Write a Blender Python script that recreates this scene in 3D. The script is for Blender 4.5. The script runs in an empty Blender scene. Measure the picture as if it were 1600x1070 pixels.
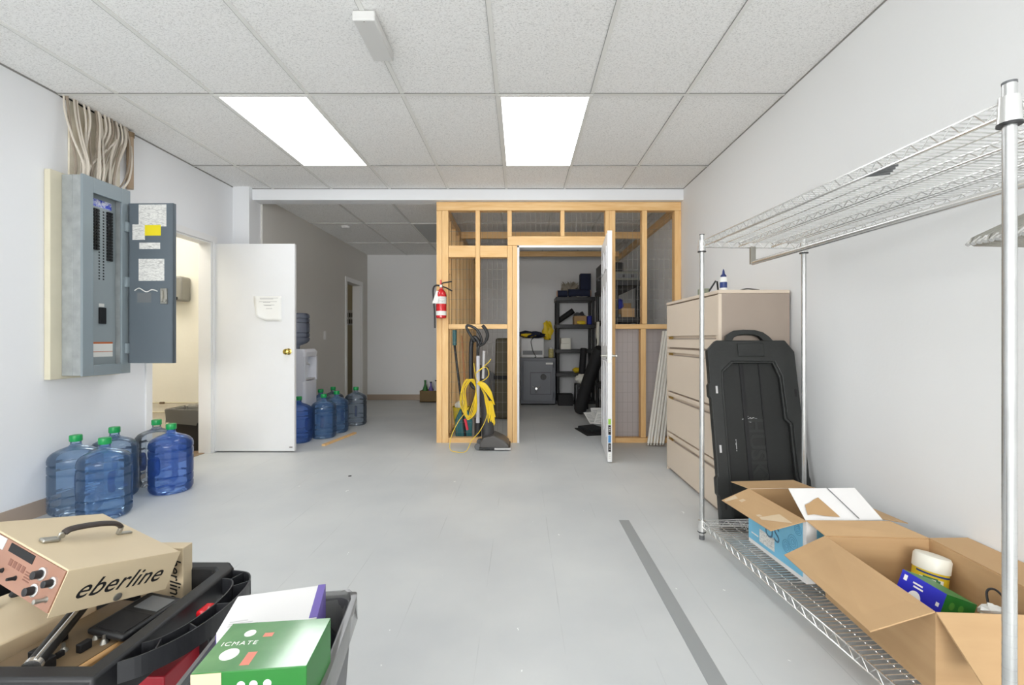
import bpy, math, random
from mathutils import Matrix, Vector
PI = math.pi
R = math.radians
C = bpy.context.scene.collection
rnd = random.Random(7)

# ---------------------------------------------------------------- camera, world, exposure
cam_d = bpy.data.cameras.new('camera'); cam = bpy.data.objects.new('camera', cam_d); C.objects.link(cam)
cam.location = (0, 0, 1.09); cam.rotation_euler = (PI/2, 0, 0)
cam_d.sensor_width = 36; cam_d.lens = 718/1600*36
cam_d.shift_x = -14/1600; cam_d.shift_y = -4/1600
cam_d.clip_start = 0.02
bpy.context.scene.camera = cam
w = bpy.data.worlds.new('world'); bpy.context.scene.world = w; w.use_nodes = True
w.node_tree.nodes['Background'].inputs[0].default_value = (0.8, 0.9, 1, 1)
w.node_tree.nodes['Background'].inputs[1].default_value = 0.05
vs = bpy.context.scene.view_settings
vs.view_transform = 'Standard'; vs.look = 'None'; vs.gamma = 1; vs.exposure = 0.57; vs.use_curve_mapping = False
try:
    bpy.context.scene.cycles.transparent_max_bounces = 32
    bpy.context.scene.cycles.max_bounces = 14
    bpy.context.scene.cycles.diffuse_bounces = 8
except Exception: pass
LAMP = 4.4            # strength of the ceiling troffers
WASH = 9.5           # washroom ceiling lamp

# added fill light at an invented window behind the viewer, to brighten the ceiling
al = bpy.data.lights.new('added_window_fill', 'AREA'); al.shape = 'RECTANGLE'; al.size = 3.6; al.size_y = 1.4; al.energy = 165; al.color = (1, .99, .97)
alo = bpy.data.objects.new('added_window_fill', al); C.objects.link(alo); alo.location = (-.65, -4.74, 1.6); alo.rotation_euler = (PI/2, 0, 0)

# ---------------------------------------------------------------- materials
def srgb(r, g, b):
    f = lambda c: (c/255/12.92) if c/255 <= .04045 else ((c/255+.055)/1.055)**2.4
    return (f(r), f(g), f(b), 1)
MATS = {}
def mat(name, rgb, rough=.5, metal=0, noise=None, bump=None, emit=0, spec=.5, coat=0):
    """rgb in sRGB 0-255; noise=(scale, amount, stretch) mottles the colour; bump=(scale,strength)"""
    if name in MATS: return MATS[name]
    m = bpy.data.materials.new(name); m.use_nodes = True; nt = m.node_tree
    b = nt.nodes['Principled BSDF']
    col = srgb(*rgb)
    b.inputs['Base Color'].default_value = col
    b.inputs['Roughness'].default_value = rough; b.inputs['Metallic'].default_value = metal
    b.inputs['Specular IOR Level'].default_value = spec
    if coat: b.inputs['Coat Weight'].default_value = coat
    if emit:
        b.inputs['Emission Color'].default_value = col; b.inputs['Emission Strength'].default_value = emit
    tc = None
    def coords(stretch):
        nonlocal tc
        tc = tc or nt.nodes.new('ShaderNodeTexCoord')
        mp = nt.nodes.new('ShaderNodeMapping'); mp.inputs['Scale'].default_value = stretch
        nt.links.new(tc.outputs['Object'], mp.inputs['Vector']); return mp.outputs[0]
    if noise:
        sc, am = noise[0], noise[1]; st = noise[2] if len(noise) > 2 else (1, 1, 1)
        n = nt.nodes.new('ShaderNodeTexNoise'); n.inputs['Scale'].default_value = sc; n.inputs['Detail'].default_value = 6
        nt.links.new(coords(st), n.inputs['Vector'])
        mx = nt.nodes.new('ShaderNodeMix'); mx.data_type = 'RGBA'
        mr = nt.nodes.new('ShaderNodeMapRange'); mr.inputs[1].default_value = .3; mr.inputs[2].default_value = .7
        nt.links.new(n.outputs[0], mr.inputs[0]); nt.links.new(mr.outputs[0], mx.inputs[0])
        mx.inputs[6].default_value = tuple(c*(1-am) for c in col[:3])+(1,)
        mx.inputs[7].default_value = tuple(min(1, c*(1+am)) for c in col[:3])+(1,)
        nt.links.new(mx.outputs[2], b.inputs['Base Color'])
    if bump:
        st = bump[2] if len(bump) > 2 else (1, 1, 1)
        n = nt.nodes.new('ShaderNodeTexNoise'); n.inputs['Scale'].default_value = bump[0]; n.inputs['Detail'].default_value = 4
        nt.links.new(coords(st), n.inputs['Vector'])
        bp = nt.nodes.new('ShaderNodeBump'); bp.inputs['Strength'].default_value = bump[1]; bp.inputs['Distance'].default_value = .003
        nt.links.new(n.outputs[0], bp.inputs['Height']); nt.links.new(bp.outputs[0], b.inputs['Normal'])
    MATS[name] = m; return m

def ramp_mat(name, rgb1, rgb2, scale, lo, hi, stretch=(1, 1, 1), rough=.5, distortion=0, detail=6, bump=0, kind='noise'):
    """two-colour procedural mix"""
    m = bpy.data.materials.new(name); m.use_nodes = True; nt = m.node_tree; b = nt.nodes['Principled BSDF']
    b.inputs['Roughness'].default_value = rough
    tc = nt.nodes.new('ShaderNodeTexCoord'); mp = nt.nodes.new('ShaderNodeMapping'); mp.inputs['Scale'].default_value = stretch
    nt.links.new(tc.outputs['Object'], mp.inputs['Vector'])
    if kind == 'noise':
        n = nt.nodes.new('ShaderNodeTexNoise'); n.inputs['Detail'].default_value = detail; n.inputs['Distortion'].default_value = distortion
    elif kind == 'wave':
        n = nt.nodes.new('ShaderNodeTexWave'); n.inputs['Distortion'].default_value = distortion; n.inputs['Detail'].default_value = detail
    n.inputs['Scale'].default_value = scale
    nt.links.new(mp.outputs[0], n.inputs['Vector'])
    mr = nt.nodes.new('ShaderNodeMapRange'); mr.inputs[1].default_value = lo; mr.inputs[2].default_value = hi
    fac = n.outputs['Fac'] if 'Fac' in n.outputs else n.outputs[0]
    nt.links.new(fac, mr.inputs[0])
    mx = nt.nodes.new('ShaderNodeMix'); mx.data_type = 'RGBA'
    mx.inputs[6].default_value = srgb(*rgb1); mx.inputs[7].default_value = srgb(*rgb2)
    nt.links.new(mr.outputs[0], mx.inputs[0]); nt.links.new(mx.outputs[2], b.inputs['Base Color'])
    if bump:
        bp = nt.nodes.new('ShaderNodeBump'); bp.inputs['Strength'].default_value = bump; bp.inputs['Distance'].default_value = .002
        nt.links.new(mr.outputs[0], bp.inputs['Height']); nt.links.new(bp.outputs[0], b.inputs['Normal'])
    MATS[name] = m; return m

def floor_mat():
    m = bpy.data.materials.new('painted_floor'); m.use_nodes = True; nt = m.node_tree; b = nt.nodes['Principled BSDF']
    L = nt.links.new; N = nt.nodes.new
    tc = N('ShaderNodeTexCoord')
    n1 = N('ShaderNodeTexNoise'); n1.inputs['Scale'].default_value = 1.3; n1.inputs['Detail'].default_value = 8; L(tc.outputs['Object'], n1.inputs['Vector'])
    base = N('ShaderNodeMix'); base.data_type = 'RGBA'; base.inputs[6].default_value = srgb(192, 195, 196); base.inputs[7].default_value = srgb(206, 208, 207)
    mr = N('ShaderNodeMapRange'); mr.inputs[1].default_value = .35; mr.inputs[2].default_value = .65; L(n1.outputs[0], mr.inputs[0]); L(mr.outputs[0], base.inputs[0])
    # tile seams showing through the paint
    br = N('ShaderNodeTexBrick'); br.offset = 0; br.squash = 1
    br.inputs['Scale'].default_value = 1; br.inputs['Brick Width'].default_value = .305; br.inputs['Row Height'].default_value = 60
    br.inputs['Mortar Size'].default_value = .0018; br.inputs['Mortar Smooth'].default_value = .3
    br.inputs['Color1'].default_value = (0, 0, 0, 1); br.inputs['Color2'].default_value = (0, 0, 0, 1); br.inputs['Mortar'].default_value = (1, 1, 1, 1)
    mo = N('ShaderNodeMapping'); mo.inputs['Location'].default_value = (.151, 20, 0); L(tc.outputs['Object'], mo.inputs['Vector']); L(mo.outputs[0], br.inputs['Vector'])
    n2 = N('ShaderNodeTexNoise'); n2.inputs['Scale'].default_value = 3; L(tc.outputs['Object'], n2.inputs['Vector'])
    m2 = N('ShaderNodeMapRange'); m2.inputs[1].default_value = .45; m2.inputs[2].default_value = .62; m2.inputs[4].default_value = .5; L(n2.outputs[0], m2.inputs[0])
    mu = N('ShaderNodeMath'); mu.operation = 'MULTIPLY'; L(br.outputs[0], mu.inputs[0]); L(m2.outputs[0], mu.inputs[1])
    s1 = N('ShaderNodeMix'); s1.data_type = 'RGBA'; s1.inputs[7].default_value = srgb(160, 163, 162); L(mu.outputs[0], s1.inputs[0]); L(base.outputs[2], s1.inputs[6])
    # white paint spatters and scuffs
    vo = N('ShaderNodeTexVoronoi'); vo.inputs['Scale'].default_value = 9; vo.inputs['Randomness'].default_value = 1
    mp = N('ShaderNodeMapping'); mp.inputs['Rotation'].default_value = (0, 0, .7); mp.inputs['Scale'].default_value = (1, .45, 1)
    nw = N('ShaderNodeTexNoise'); nw.inputs['Scale'].default_value = 30; L(tc.outputs['Object'], nw.inputs['Vector'])
    ad = N('ShaderNodeMix'); ad.data_type = 'VECTOR'; ad.inputs[0].default_value = .05
    L(tc.outputs['Object'], ad.inputs[4]); L(nw.outputs[1], ad.inputs[5]); L(ad.outputs[1], mp.inputs['Vector'])
    L(mp.outputs[0], vo.inputs['Vector'])
    n3 = N('ShaderNodeTexNoise'); n3.inputs['Scale'].default_value = 1.1; L(tc.outputs['Object'], n3.inputs['Vector'])
    th = N('ShaderNodeMapRange'); th.inputs[1].default_value = .5; th.inputs[2].default_value = .75; th.inputs[3].default_value = .03; th.inputs[4].default_value = .10; L(n3.outputs[0], th.inputs[0])
    lt = N('ShaderNodeMath'); lt.operation = 'LESS_THAN'; L(vo.outputs[0], lt.inputs[0]); L(th.outputs[0], lt.inputs[1])
    s2 = N('ShaderNodeMix'); s2.data_type = 'RGBA'; s2.inputs[7].default_value = srgb(236, 238, 236); L(lt.outputs[0], s2.inputs[0]); L(s1.outputs[2], s2.inputs[6])
    L(s2.outputs[2], b.inputs['Base Color'])
    rr = N('ShaderNodeMapRange'); rr.inputs[3].default_value = .38; rr.inputs[4].default_value = .55; L(n1.outputs[0], rr.inputs[0]); L(rr.outputs[0], b.inputs['Roughness'])
    return m

def jug_mat(name, rgb, dens, body=.12, trans=None):
    """thin tinted polycarbonate: clear with coloured absorption, stronger at grazing angles, glossy coat"""
    m = bpy.data.materials.new(name); m.use_nodes = True; nt = m.node_tree; L = nt.links.new; N = nt.nodes.new
    for n in list(nt.nodes): nt.nodes.remove(n)
    out = N('ShaderNodeOutputMaterial')
    lw = N('ShaderNodeLayerWeight'); lw.inputs[0].default_value = .35
    mix = N('ShaderNodeMix'); mix.data_type = 'RGBA'
    c = trans or tuple(x**dens for x in srgb(*rgb)[:3])
    mix.inputs[6].default_value = tuple(c)+(1,); mix.inputs[7].default_value = tuple(x**1.35 for x in c)+(1,)
    L(lw.outputs['Facing'], mix.inputs[0])
    tr = N('ShaderNodeBsdfTransparent'); L(mix.outputs[2], tr.inputs[0])
    di = N('ShaderNodeBsdfTranslucent'); di.inputs[0].default_value = srgb(*rgb)
    di2 = N('ShaderNodeBsdfDiffuse'); di2.inputs[0].default_value = srgb(*rgb)
    a0 = N('ShaderNodeMixShader'); a0.inputs[0].default_value = .5; L(di.outputs[0], a0.inputs[1]); L(di2.outputs[0], a0.inputs[2])
    a = N('ShaderNodeMixShader'); a.inputs[0].default_value = body; L(tr.outputs[0], a.inputs[1]); L(a0.outputs[0], a.inputs[2])
    gl = N('ShaderNodeBsdfGlossy'); gl.inputs['Roughness'].default_value = .08
    fr = N('ShaderNodeFresnel'); fr.inputs[0].default_value = 1.45
    b = N('ShaderNodeMixShader'); L(fr.outputs[0], b.inputs[0]); L(a.outputs[0], b.inputs[1]); L(gl.outputs[0], b.inputs[2])
    L(b.outputs[0], out.inputs[0]); return m

M_wall = mat('wall_paint', (232, 233, 233), .6, bump=(60, .15))
M_wallL = mat('wall_paint_left', (231, 233, 236), .55, bump=(60, .12))
M_wallrear = mat('wall_paint_rear', (228, 229, 230), .6, bump=(60, .15))
M_wallgrey = mat('wall_paint_grey', (208, 206, 201), .6, bump=(60, .15))
M_cream = mat('cream_block_wall', (240, 237, 226), .7, noise=(2, .03), bump=(30, .3))
M_base = mat('tan_vinyl_base', (170, 152, 136), .5)
M_floor = floor_mat()
M_trim = mat('white_trim_paint', (232, 232, 232), .4)
M_tile = ramp_mat('acoustic_tile', (214, 214, 213), (247, 247, 246), 95, .36, .50, (1, 1.9, 1), .9, 1.0, 4, bump=.25)
M_tbar = mat('ceiling_tbar', (232, 232, 229), .5)
M_gap = mat('dark_gap', (138, 137, 134), .8)
M_white = mat('white_door_paint', (229, 230, 231), .38, noise=(3, .02))
M_wood = ramp_mat('pine_lumber', (226, 180, 118), (240, 202, 146), 3.2, .25, .75, (9, 9, .7), .6, 1.5, 6, bump=.15)
M_woodh = ramp_mat('pine_lumber_across', (226, 180, 118), (240, 202, 146), 3.2, .3, .7, (.7, 9, 9), .6, 1.5, 6, bump=.15)
M_woodd = ramp_mat('pine_lumber_deep', (215, 172, 115), (238, 202, 150), 3.2, .3, .7, (9, .7, 9), .6, 1.5, 6)
M_knot = mat('pine_knot', (165, 110, 62), .6)
M_galv = mat('galvanised_steel', (160, 165, 166), .5, .2, noise=(14, .16))
M_wire = mat('galvanised_wire', (150, 148, 144), .5, .4)
M_chrome = mat('chrome_wire', (228, 228, 226), .2, .85)
M_steel = mat('dull_steel', (170, 168, 160), .35, .8)
M_black = mat('black_plastic', (30, 31, 33), .45)
M_blackm = mat('matte_black', (20, 20, 22), .7)
M_blacks = mat('satin_black_lid', (34, 36, 35), .5, noise=(6, .15), bump=(60, .2))
M_lidin = mat('dark_grey_lid_inner', (24, 26, 25), .6, noise=(5, .15))
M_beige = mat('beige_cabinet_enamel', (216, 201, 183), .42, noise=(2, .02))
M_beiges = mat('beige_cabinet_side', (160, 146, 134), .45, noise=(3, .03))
M_brass = mat('brass', (205, 180, 95), .22, 1)
M_card = ramp_mat('kraft_cardboard', (184, 150, 109), (196, 162, 120), 2.5, .3, .7, (1, 1, 8), .75)
M_cardi = mat('kraft_inside', (178, 145, 104), .8, noise=(4, .04))
M_cardw = mat('white_print_card', (228, 227, 226), .5)
M_blueprint = mat('blue_print_card', (120, 190, 222), .45, noise=(8, .07))
M_panel = mat('panel_grey_enamel', (138, 150, 156), .4, .1)
M_panelf = mat('panel_front_grey', (138, 150, 156), .4, .1)
M_paneld = mat('panel_door_grey', (98, 108, 116), .42, .1)
M_panelin = mat('panel_interior', (158, 168, 172), .4, .1)
M_paper = mat('paper', (234, 234, 230), .7)
M_paper2 = ramp_mat('printed_paper', (150, 150, 150), (226, 226, 222), 26, .25, .55, (.6, 1, 3), .7, 3, 6)
M_ink = mat('ink_grey', (120, 122, 124), .7)
M_yellow = mat('yellow_print', (232, 214, 30), .5)
M_cable = mat('grey_cable_jacket', (206, 198, 186), .5)
M_ply = mat('cream_backboard', (214, 208, 186), .6, noise=(5, .05))
M_cap = mat('green_cap', (20, 150, 78), .35)
M_red = mat('red_gloss', (205, 24, 34), .22, coat=.5)
M_ycord = mat('yellow_cord', (238, 205, 40), .4)
M_teal = mat('teal_plastic', (18, 104, 110), .4)
M_greyp = mat('grey_plastic', (96, 98, 100), .4)
M_lgrey = mat('light_grey_plastic', (196, 196, 196), .35)
M_tan = mat('tan_instrument_paint', (205, 188, 157), .45, noise=(6, .03))
M_copper = mat('copper_panel', (150, 112, 94), .45, noise=(12, .08))
M_brownp = mat('brown_panel', (122, 102, 76), .5, noise=(12, .08))
M_leather = mat('dark_leather', (48, 40, 36), .5, bump=(80, .4))
M_safe = mat('safe_grey', (88, 92, 100), .4)
M_navy = mat('navy_cloth', (32, 40, 66), .8, bump=(30, .6))
M_bluecloth = mat('blue_cloth', (40, 52, 150), .7, bump=(30, .6))
M_purple = mat('purple_print', (108, 92, 168), .5)
M_green = mat('green_print', (36, 118, 44), .4)
M_greenl = ramp_mat('green_box_top', (60, 128, 62), (110, 160, 100), 9, .35, .7, (1, 1, 1), .3)
M_greenl.node_tree.nodes['Principled BSDF'].inputs['Coat Weight'].default_value = 1
M_greenl.node_tree.nodes['Principled BSDF'].inputs['Coat Roughness'].default_value = .10
M_greenl.node_tree.nodes['Principled BSDF'].inputs['Coat IOR'].default_value = 1.9
M_blue = mat('blue_carton', (28, 34, 178), .4)
M_label_y = mat('wipes_yellow', (226, 196, 40), .4)
M_cream2 = mat('cream_plastic', (228, 226, 214), .35)
M_unlit = mat('unlit_diffuser', (150, 152, 150), .3)
M_liner = None
M_olive = mat('olive_vinyl', (78, 72, 54), .6, bump=(20, .4))
M_tape = mat('grey_floor_tape', (150, 153, 153), .5)
M_greentag = mat('green_sticker', (140, 190, 60), .4)
M_bluetag = mat('blue_sticker', (60, 130, 190), .4)
def emis(name, rgb, s):
    m = bpy.data.materials.new(name); m.use_nodes = True; nt = m.node_tree
    for n in list(nt.nodes): nt.nodes.remove(n)
    o = nt.nodes.new('ShaderNodeOutputMaterial'); e = nt.nodes.new('ShaderNodeEmission')
    e.inputs[0].default_value = srgb(*rgb); e.inputs[1].default_value = s; nt.links.new(e.outputs[0], o.inputs[0]); return m
M_light = emis('troffer_glow', (250, 252, 255), LAMP)
M_wash = emis('washroom_glow', (255, 249, 236), WASH)

# ---------------------------------------------------------------- mesh builder
class MB:
    def __init__(s, T=None): s.v = []; s.f = []; s.m = []; s.T = T; s.mi = 0
    def add(s, vs, fs, T=None):
        k = len(s.v)
        for p in vs:
            p = Vector(p)
            if T is not None: p = T @ p
            if s.T is not None: p = s.T @ p
            s.v.append(tuple(p))
        for f in fs: s.f.append([i+k for i in f]); s.m.append(s.mi)
        return s
    def box(s, x0, x1, y0, y1, z0, z1, T=None):
        v = [(x0,y0,z0),(x1,y0,z0),(x1,y1,z0),(x0,y1,z0),(x0,y0,z1),(x1,y0,z1),(x1,y1,z1),(x0,y1,z1)]
        return s.add(v, [(0,3,2,1),(4,5,6,7),(0,1,5,4),(1,2,6,5),(2,3,7,6),(3,0,4,7)], T)
    def quad(s, a, b, c, d): return s.add([a,b,c,d], [(0,1,2,3)])
    def slab(s, a, b, c, d, t):
        """quad of real thickness t, extruded along minus its normal"""
        a,b,c,d = map(Vector, (a,b,c,d)); n = (b-a).cross(d-a).normalized()*t
        return s.add([a,b,c,d,a-n,b-n,c-n,d-n], [(0,1,2,3),(7,6,5,4),(0,4,5,1),(1,5,6,2),(2,6,7,3),(3,7,4,0)])
    def tube(s, pts, r, n=8, closed=False, flat=None):
        pts = [Vector(p) for p in pts]; N = len(pts); k = len(s.v); vs = []; up = None
        for i, p in enumerate(pts):
            if closed: t = (pts[(i+1) % N]-pts[i-1])
            else: t = pts[min(i+1, N-1)]-pts[max(i-1, 0)]
            t = t.normalized() if t.length > 1e-9 else Vector((0,0,1))
            if up is None: up = Vector((0,0,1)) if abs(t.z) < .9 else Vector((1,0,0))
            u = (up-t*up.dot(t)); u = u.normalized() if u.length > 1e-6 else t.orthogonal().normalized()
            up = u; w_ = t.cross(u); rr = r[i] if isinstance(r, (list, tuple)) else r
            for j in range(n):
                a = 2*PI*j/n; fl = flat or 1
                vs.append(p+u*math.cos(a)*rr*fl+w_*math.sin(a)*rr)
        fs = []
        for i in range(N if closed else N-1):
            i2 = (i+1) % N
            for j in range(n): fs.append((i*n+j, i*n+(j+1) % n, i2*n+(j+1) % n, i2*n+j))
        if not closed: fs += [tuple(range(n))[::-1], tuple((N-1)*n+j for j in range(n))]
        return s.add(vs, fs)
    def cyl(s, p0, p1, r0, r1=None, n=20): return s.tube([p0, p1], [r0, r0 if r1 is None else r1], n)
    def lathe(s, prof, n=32, c=(0,0,0), cap=True, T=None):
        vs = []; fs = []
        for r, z in prof:
            for j in range(n):
                a = 2*PI*j/n; vs.append((c[0]+r*math.cos(a), c[1]+r*math.sin(a), c[2]+z))
        for i in range(len(prof)-1):
            for j in range(n): fs.append((i*n+j, i*n+(j+1) % n, (i+1)*n+(j+1) % n, (i+1)*n+j))
        if cap: fs += [tuple(range(n))[::-1], tuple((len(prof)-1)*n+j for j in range(n))]
        return s.add(vs, fs, T)
    def prism(s, poly, z0, z1, T=None):
        n = len(poly); vs = [(x,y,z0) for x,y in poly]+[(x,y,z1) for x,y in poly]
        return s.add(vs, [tuple(range(n))[::-1], tuple(range(n,2*n))]+[(i,(i+1)%n,n+(i+1)%n,n+i) for i in range(n)], T)
    def ring(s, outer, inner, z0, z1, T=None):
        n = len(outer); vs = [(x,y,z0) for x,y in outer]+[(x,y,z0) for x,y in inner]+[(x,y,z1) for x,y in outer]+[(x,y,z1) for x,y in inner]
        fs = []
        for i in range(n):
            j = (i+1) % n
            fs += [(i,n+i,n+j,j),(2*n+i,2*n+j,3*n+j,3*n+i),(i,j,2*n+j,2*n+i),(n+i,3*n+i,3*n+j,n+j)]
        return s.add(vs, fs, T)
    def blob(s, c, r, seed=0, n=14, rough=.25, T=None):
        """lumpy closed rounded heap, r=(rx,ry,rz)"""
        rg = random.Random(seed); ph = [rg.uniform(0, 6.28) for _ in range(6)]
        vs = []; fs = []
        m = n//2
        for i in range(1, m):
            th = PI*i/m
            for j in range(n):
                a = 2*PI*j/n
                k = 1+rough*(math.sin(3*a+ph[0]+2*th)*.5+math.sin(5*a+ph[1])*math.sin(4*th+ph[2])*.5+rg.uniform(-.3,.3))
                vs.append((c[0]+r[0]*k*math.sin(th)*math.cos(a), c[1]+r[1]*k*math.sin(th)*math.sin(a), c[2]+r[2]*k*math.cos(th)))
        vs += [(c[0],c[1],c[2]+r[2]), (c[0],c[1],c[2]-r[2])]
        t, b = len(vs)-2, len(vs)-1
        for i in range(m-2):
            for j in range(n): fs.append((i*n+j, (i+1)*n+j, (i+1)*n+(j+1)%n, i*n+(j+1)%n))
        for j in range(n): fs.append((t, j, (j+1)%n)); fs.append((b, (m-2)*n+(j+1)%n, (m-2)*n+j))
        return s.add(vs, fs, T)
    def build(s, name, mats, parent=None, smooth=True, bevel=0, sub=0, angle=35):
        me = bpy.data.meshes.new(name); me.from_pydata(s.v, [], s.f); me.update()
        if not isinstance(mats, (list, tuple)): mats = [mats]
        for m in mats: me.materials.append(m)
        for p, i in zip(me.polygons, s.m): p.material_index = min(i, len(mats)-1); p.use_smooth = smooth
        if smooth:
            try: me.set_sharp_from_angle(angle=R(angle))
            except Exception: pass
        o = bpy.data.objects.new(name, me); C.objects.link(o)
        if parent is not None: o.parent = parent
        if bevel:
            b = o.modifiers.new('bevel', 'BEVEL'); b.width = bevel; b.segments = 2; b.limit_method = 'ANGLE'; b.angle_limit = R(40)
        if sub:
            b = o.modifiers.new('sub', 'SUBSURF'); b.levels = sub; b.render_levels = sub
        return o

def tag(o, label=None, cat=None, group=None, kind=None):
    if label: o['label'] = label
    if cat: o['category'] = cat
    if group: o['group'] = group
    if kind: o['kind'] = kind
    return o
def thing(name, label, cat, loc=(0,0,0), rz=0, group=None, kind=None):
    o = bpy.data.objects.new(name, None); C.objects.link(o); o.empty_display_size = .05
    o.location = loc; o.rotation_euler = (0, 0, rz)
    return tag(o, label, cat, group, kind)
def struct(o, label=None): return tag(o, label, None, None, 'structure')
def sbox(name, m, *b, **k): return struct(MB().box(*b).build(name, m, **k))
def copy_tree(o, parent=None):
    c = o.copy(); C.objects.link(c); c.parent = parent
    if parent is not None: c.matrix_parent_inverse = o.matrix_parent_inverse.copy()
    for ch in [x for x in bpy.data.objects if x.parent == o]: copy_tree(ch, c)
    return c
def text(name, body, size, M, m, parent, shear=0, extrude=.0003, bold=0, spacing=1, align='CENTER'):
    cu = bpy.data.curves.new(name, 'FONT'); cu.body = body; cu.size = size; cu.shear = shear; cu.extrude = extrude
    cu.offset = bold; cu.space_character = spacing; cu.align_x = align; cu.align_y = 'CENTER'
    tmp = bpy.data.objects.new(name+'_src', cu); C.objects.link(tmp)
    dg = bpy.context.evaluated_depsgraph_get(); me = bpy.data.meshes.new_from_object(tmp.evaluated_get(dg))
    bpy.data.objects.remove(tmp); me.materials.clear(); me.materials.append(m); me.name = name
    o = bpy.data.objects.new(name, me); C.objects.link(o)
    if parent is not None: o.parent = parent
    o.matrix_local = M; return o
def frame(origin, ex, ey):
    """matrix with local x along ex, local y along ey, z = their cross"""
    ex = Vector(ex).normalized(); ey = Vector(ey); ey = (ey-ex*ey.dot(ex)).normalized(); ez = ex.cross(ey); o = Vector(origin)
    return Matrix(((ex.x, ey.x, ez.x, o.x), (ex.y, ey.y, ez.y, o.y), (ex.z, ey.z, ez.z, o.z), (0,0,0,1)))
def curve3(pts, n=8, closed=False):
    """Catmull-Rom through points"""
    P = [Vector(p) for p in pts]; out = []; N = len(P)
    rng = range(N if closed else N-1)
    for i in rng:
        if closed: a, b, c, d = P[i-1], P[i], P[(i+1) % N], P[(i+2) % N]
        else: a, b, c, d = P[max(i-1,0)], P[i], P[i+1], P[min(i+2,N-1)]
        for k in range(n):
            t = k/n; out.append(.5*((2*b)+(c-a)*t+(2*a-5*b+4*c-d)*t*t+(3*b-a-3*c+d)*t**3))
    if not closed: out.append(P[-1])
    return out

# ---------------------------------------------------------------- room shell
XL, XR, YB, ZC = -2.98, 1.70, -4.6, 2.675
XL2, YR, ZC2 = -2.79, 8.35, 2.635
sbox('floor', M_floor, -4.6, 1.85, YB-.1, 9.3, -.1, 0, smooth=False)
# ceiling of the main room, with the two-by-four tiles as geometry of T-bars below it
LX = [-1.983, -1.373, -.151, .464]
cb = MB()
cb.box(XL-.12, XR+.12, YB-.1, 4.9, ZC, ZC+.1)
ceil_o = struct(cb.build('ceiling', M_tile, smooth=False))
tb = MB()
x = -2.593
while x < 1.65:
    tb.box(x-.012, x+.012, YB, 4.81, ZC-.006, ZC); x += .61
for y in (4.18, 2.96, 1.74, .52, -.70, -1.92, -3.14, -4.36): tb.box(XL, XR, y-.012, y+.012, ZC-.007, ZC)
struct(tb.build('ceiling_grid', M_tbar, smooth=False))
gb = MB()
for y in (4.18, 2.96, 1.74, .52): gb.box(XL, XR, y-.0138, y-.0118, ZC-.0074, ZC-.001)
x = -2.593
while x < 1.65:
    gb.box(x-.0135, x-.0118, YB, 4.81, ZC-.0065, ZC-.001); x += .61
gb.box(XL, XL+.004, YB, 4.8, ZC-.010, ZC); gb.box(XR-.004, XR, YB, 4.8, ZC-.008, ZC); gb.box(-2.81, XR, 4.806, 4.81, ZC-.007, ZC)
struct(gb.build('trim_1', M_gap, smooth=False))
# rear ceiling
struct(MB().box(XL2-.2, XR+.12, 4.96, YR+.1, ZC2, ZC2+.1).build('ceiling_rear', M_tile, smooth=False))
tb = MB()
for x in (-2.07, -1.46, -.85, -.24, .37, .98, 1.59): tb.box(x-.012, x+.012, 4.96, YR, ZC2-.006, ZC2)
for y in (6.08, 7.30): tb.box(XL2, XR, y-.012, y+.012, ZC2-.007, ZC2)
struct(tb.build('ceiling_grid_rear', mat('rear_tbar', (216,216,214), .6), smooth=False))
# walls
wl = MB()
wl.box(XL-.12, XL, YB-.1, 3.70, 0, ZC); wl.box(XL-.12, XL, 4.43, 4.96, 0, ZC); wl.box(XL-.12, XL, 3.70, 4.43, 2.03, ZC)
struct(wl.build('wall_left', M_wallL, smooth=False))
struct(MB().box(XL, -2.81, 4.75, 4.96, 0, ZC).build('pilaster', M_wallL, smooth=False))
struct(MB().box(-2.81, XR, 4.81, 4.96, 2.555, ZC).build('beam', M_wallL, smooth=False))
wl = MB()
wl.box(XL2-.19, XL2, 4.96, 7.35, 0, ZC2); wl.box(XL2-.14, XL2, 8.0, YR, 0, ZC2); wl.box(XL2-.14, XL2, 7.35, 8.0, 2.03, ZC2)
struct(wl.build('wall_left_rear', M_wallgrey, smooth=False))
sbox('wall_rear', M_wallrear, XL2-.14, XR+.1, YR, YR+.1, 0, ZC2, smooth=False)
sbox('wall_right', M_wall, XR, XR+.12, YB-.1, YR+.1, 0, ZC, smooth=False)
wb = MB(); wb.box(XL, XR, YB-.1, YB, 0, .85); wb.box(XL, XR, YB-.1, YB, 2.35, ZC); wb.box(XL, -2.5, YB-.1, YB, .85, 2.35); wb.box(1.2, XR, YB-.1, YB, .85, 2.35)
struct(wb.build('wall_back', M_wall, smooth=False))
wf = MB(); wf.ring([(-2.5,.85),(1.2,.85),(1.2,2.35),(-2.5,2.35)], [(-2.44,.91),(1.14,.91),(1.14,2.29),(-2.44,2.29)], YB-.06, YB-.01, T=Matrix(((1,0,0,0),(0,0,1,0),(0,1,0,0),(0,0,0,1)))); wf.box(-.68,-.62,YB-.06,YB-.01,.91,2.29)
struct(wf.build('added_window_1', M_trim))  # unseen window, invented to go with the added fill light
# little room seen through the rear doorway
ob = MB(); ob.box(-4.2, XL2-.14, 8.5, 8.6, 0, 2.63); ob.box(-4.3, -4.2, 6.4, 8.6, 0, 2.63); ob.box(-4.2, XL2-.19, 6.3, 6.4, 0, 2.63)
struct(ob.build('wall_side_room', mat('olive_wall', (176, 170, 148), .7), smooth=False))
sbox('ceiling_side_room', M_tile, -4.3, XL2-.14, 6.3, 8.6, 2.63, 2.7, smooth=False)
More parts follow.
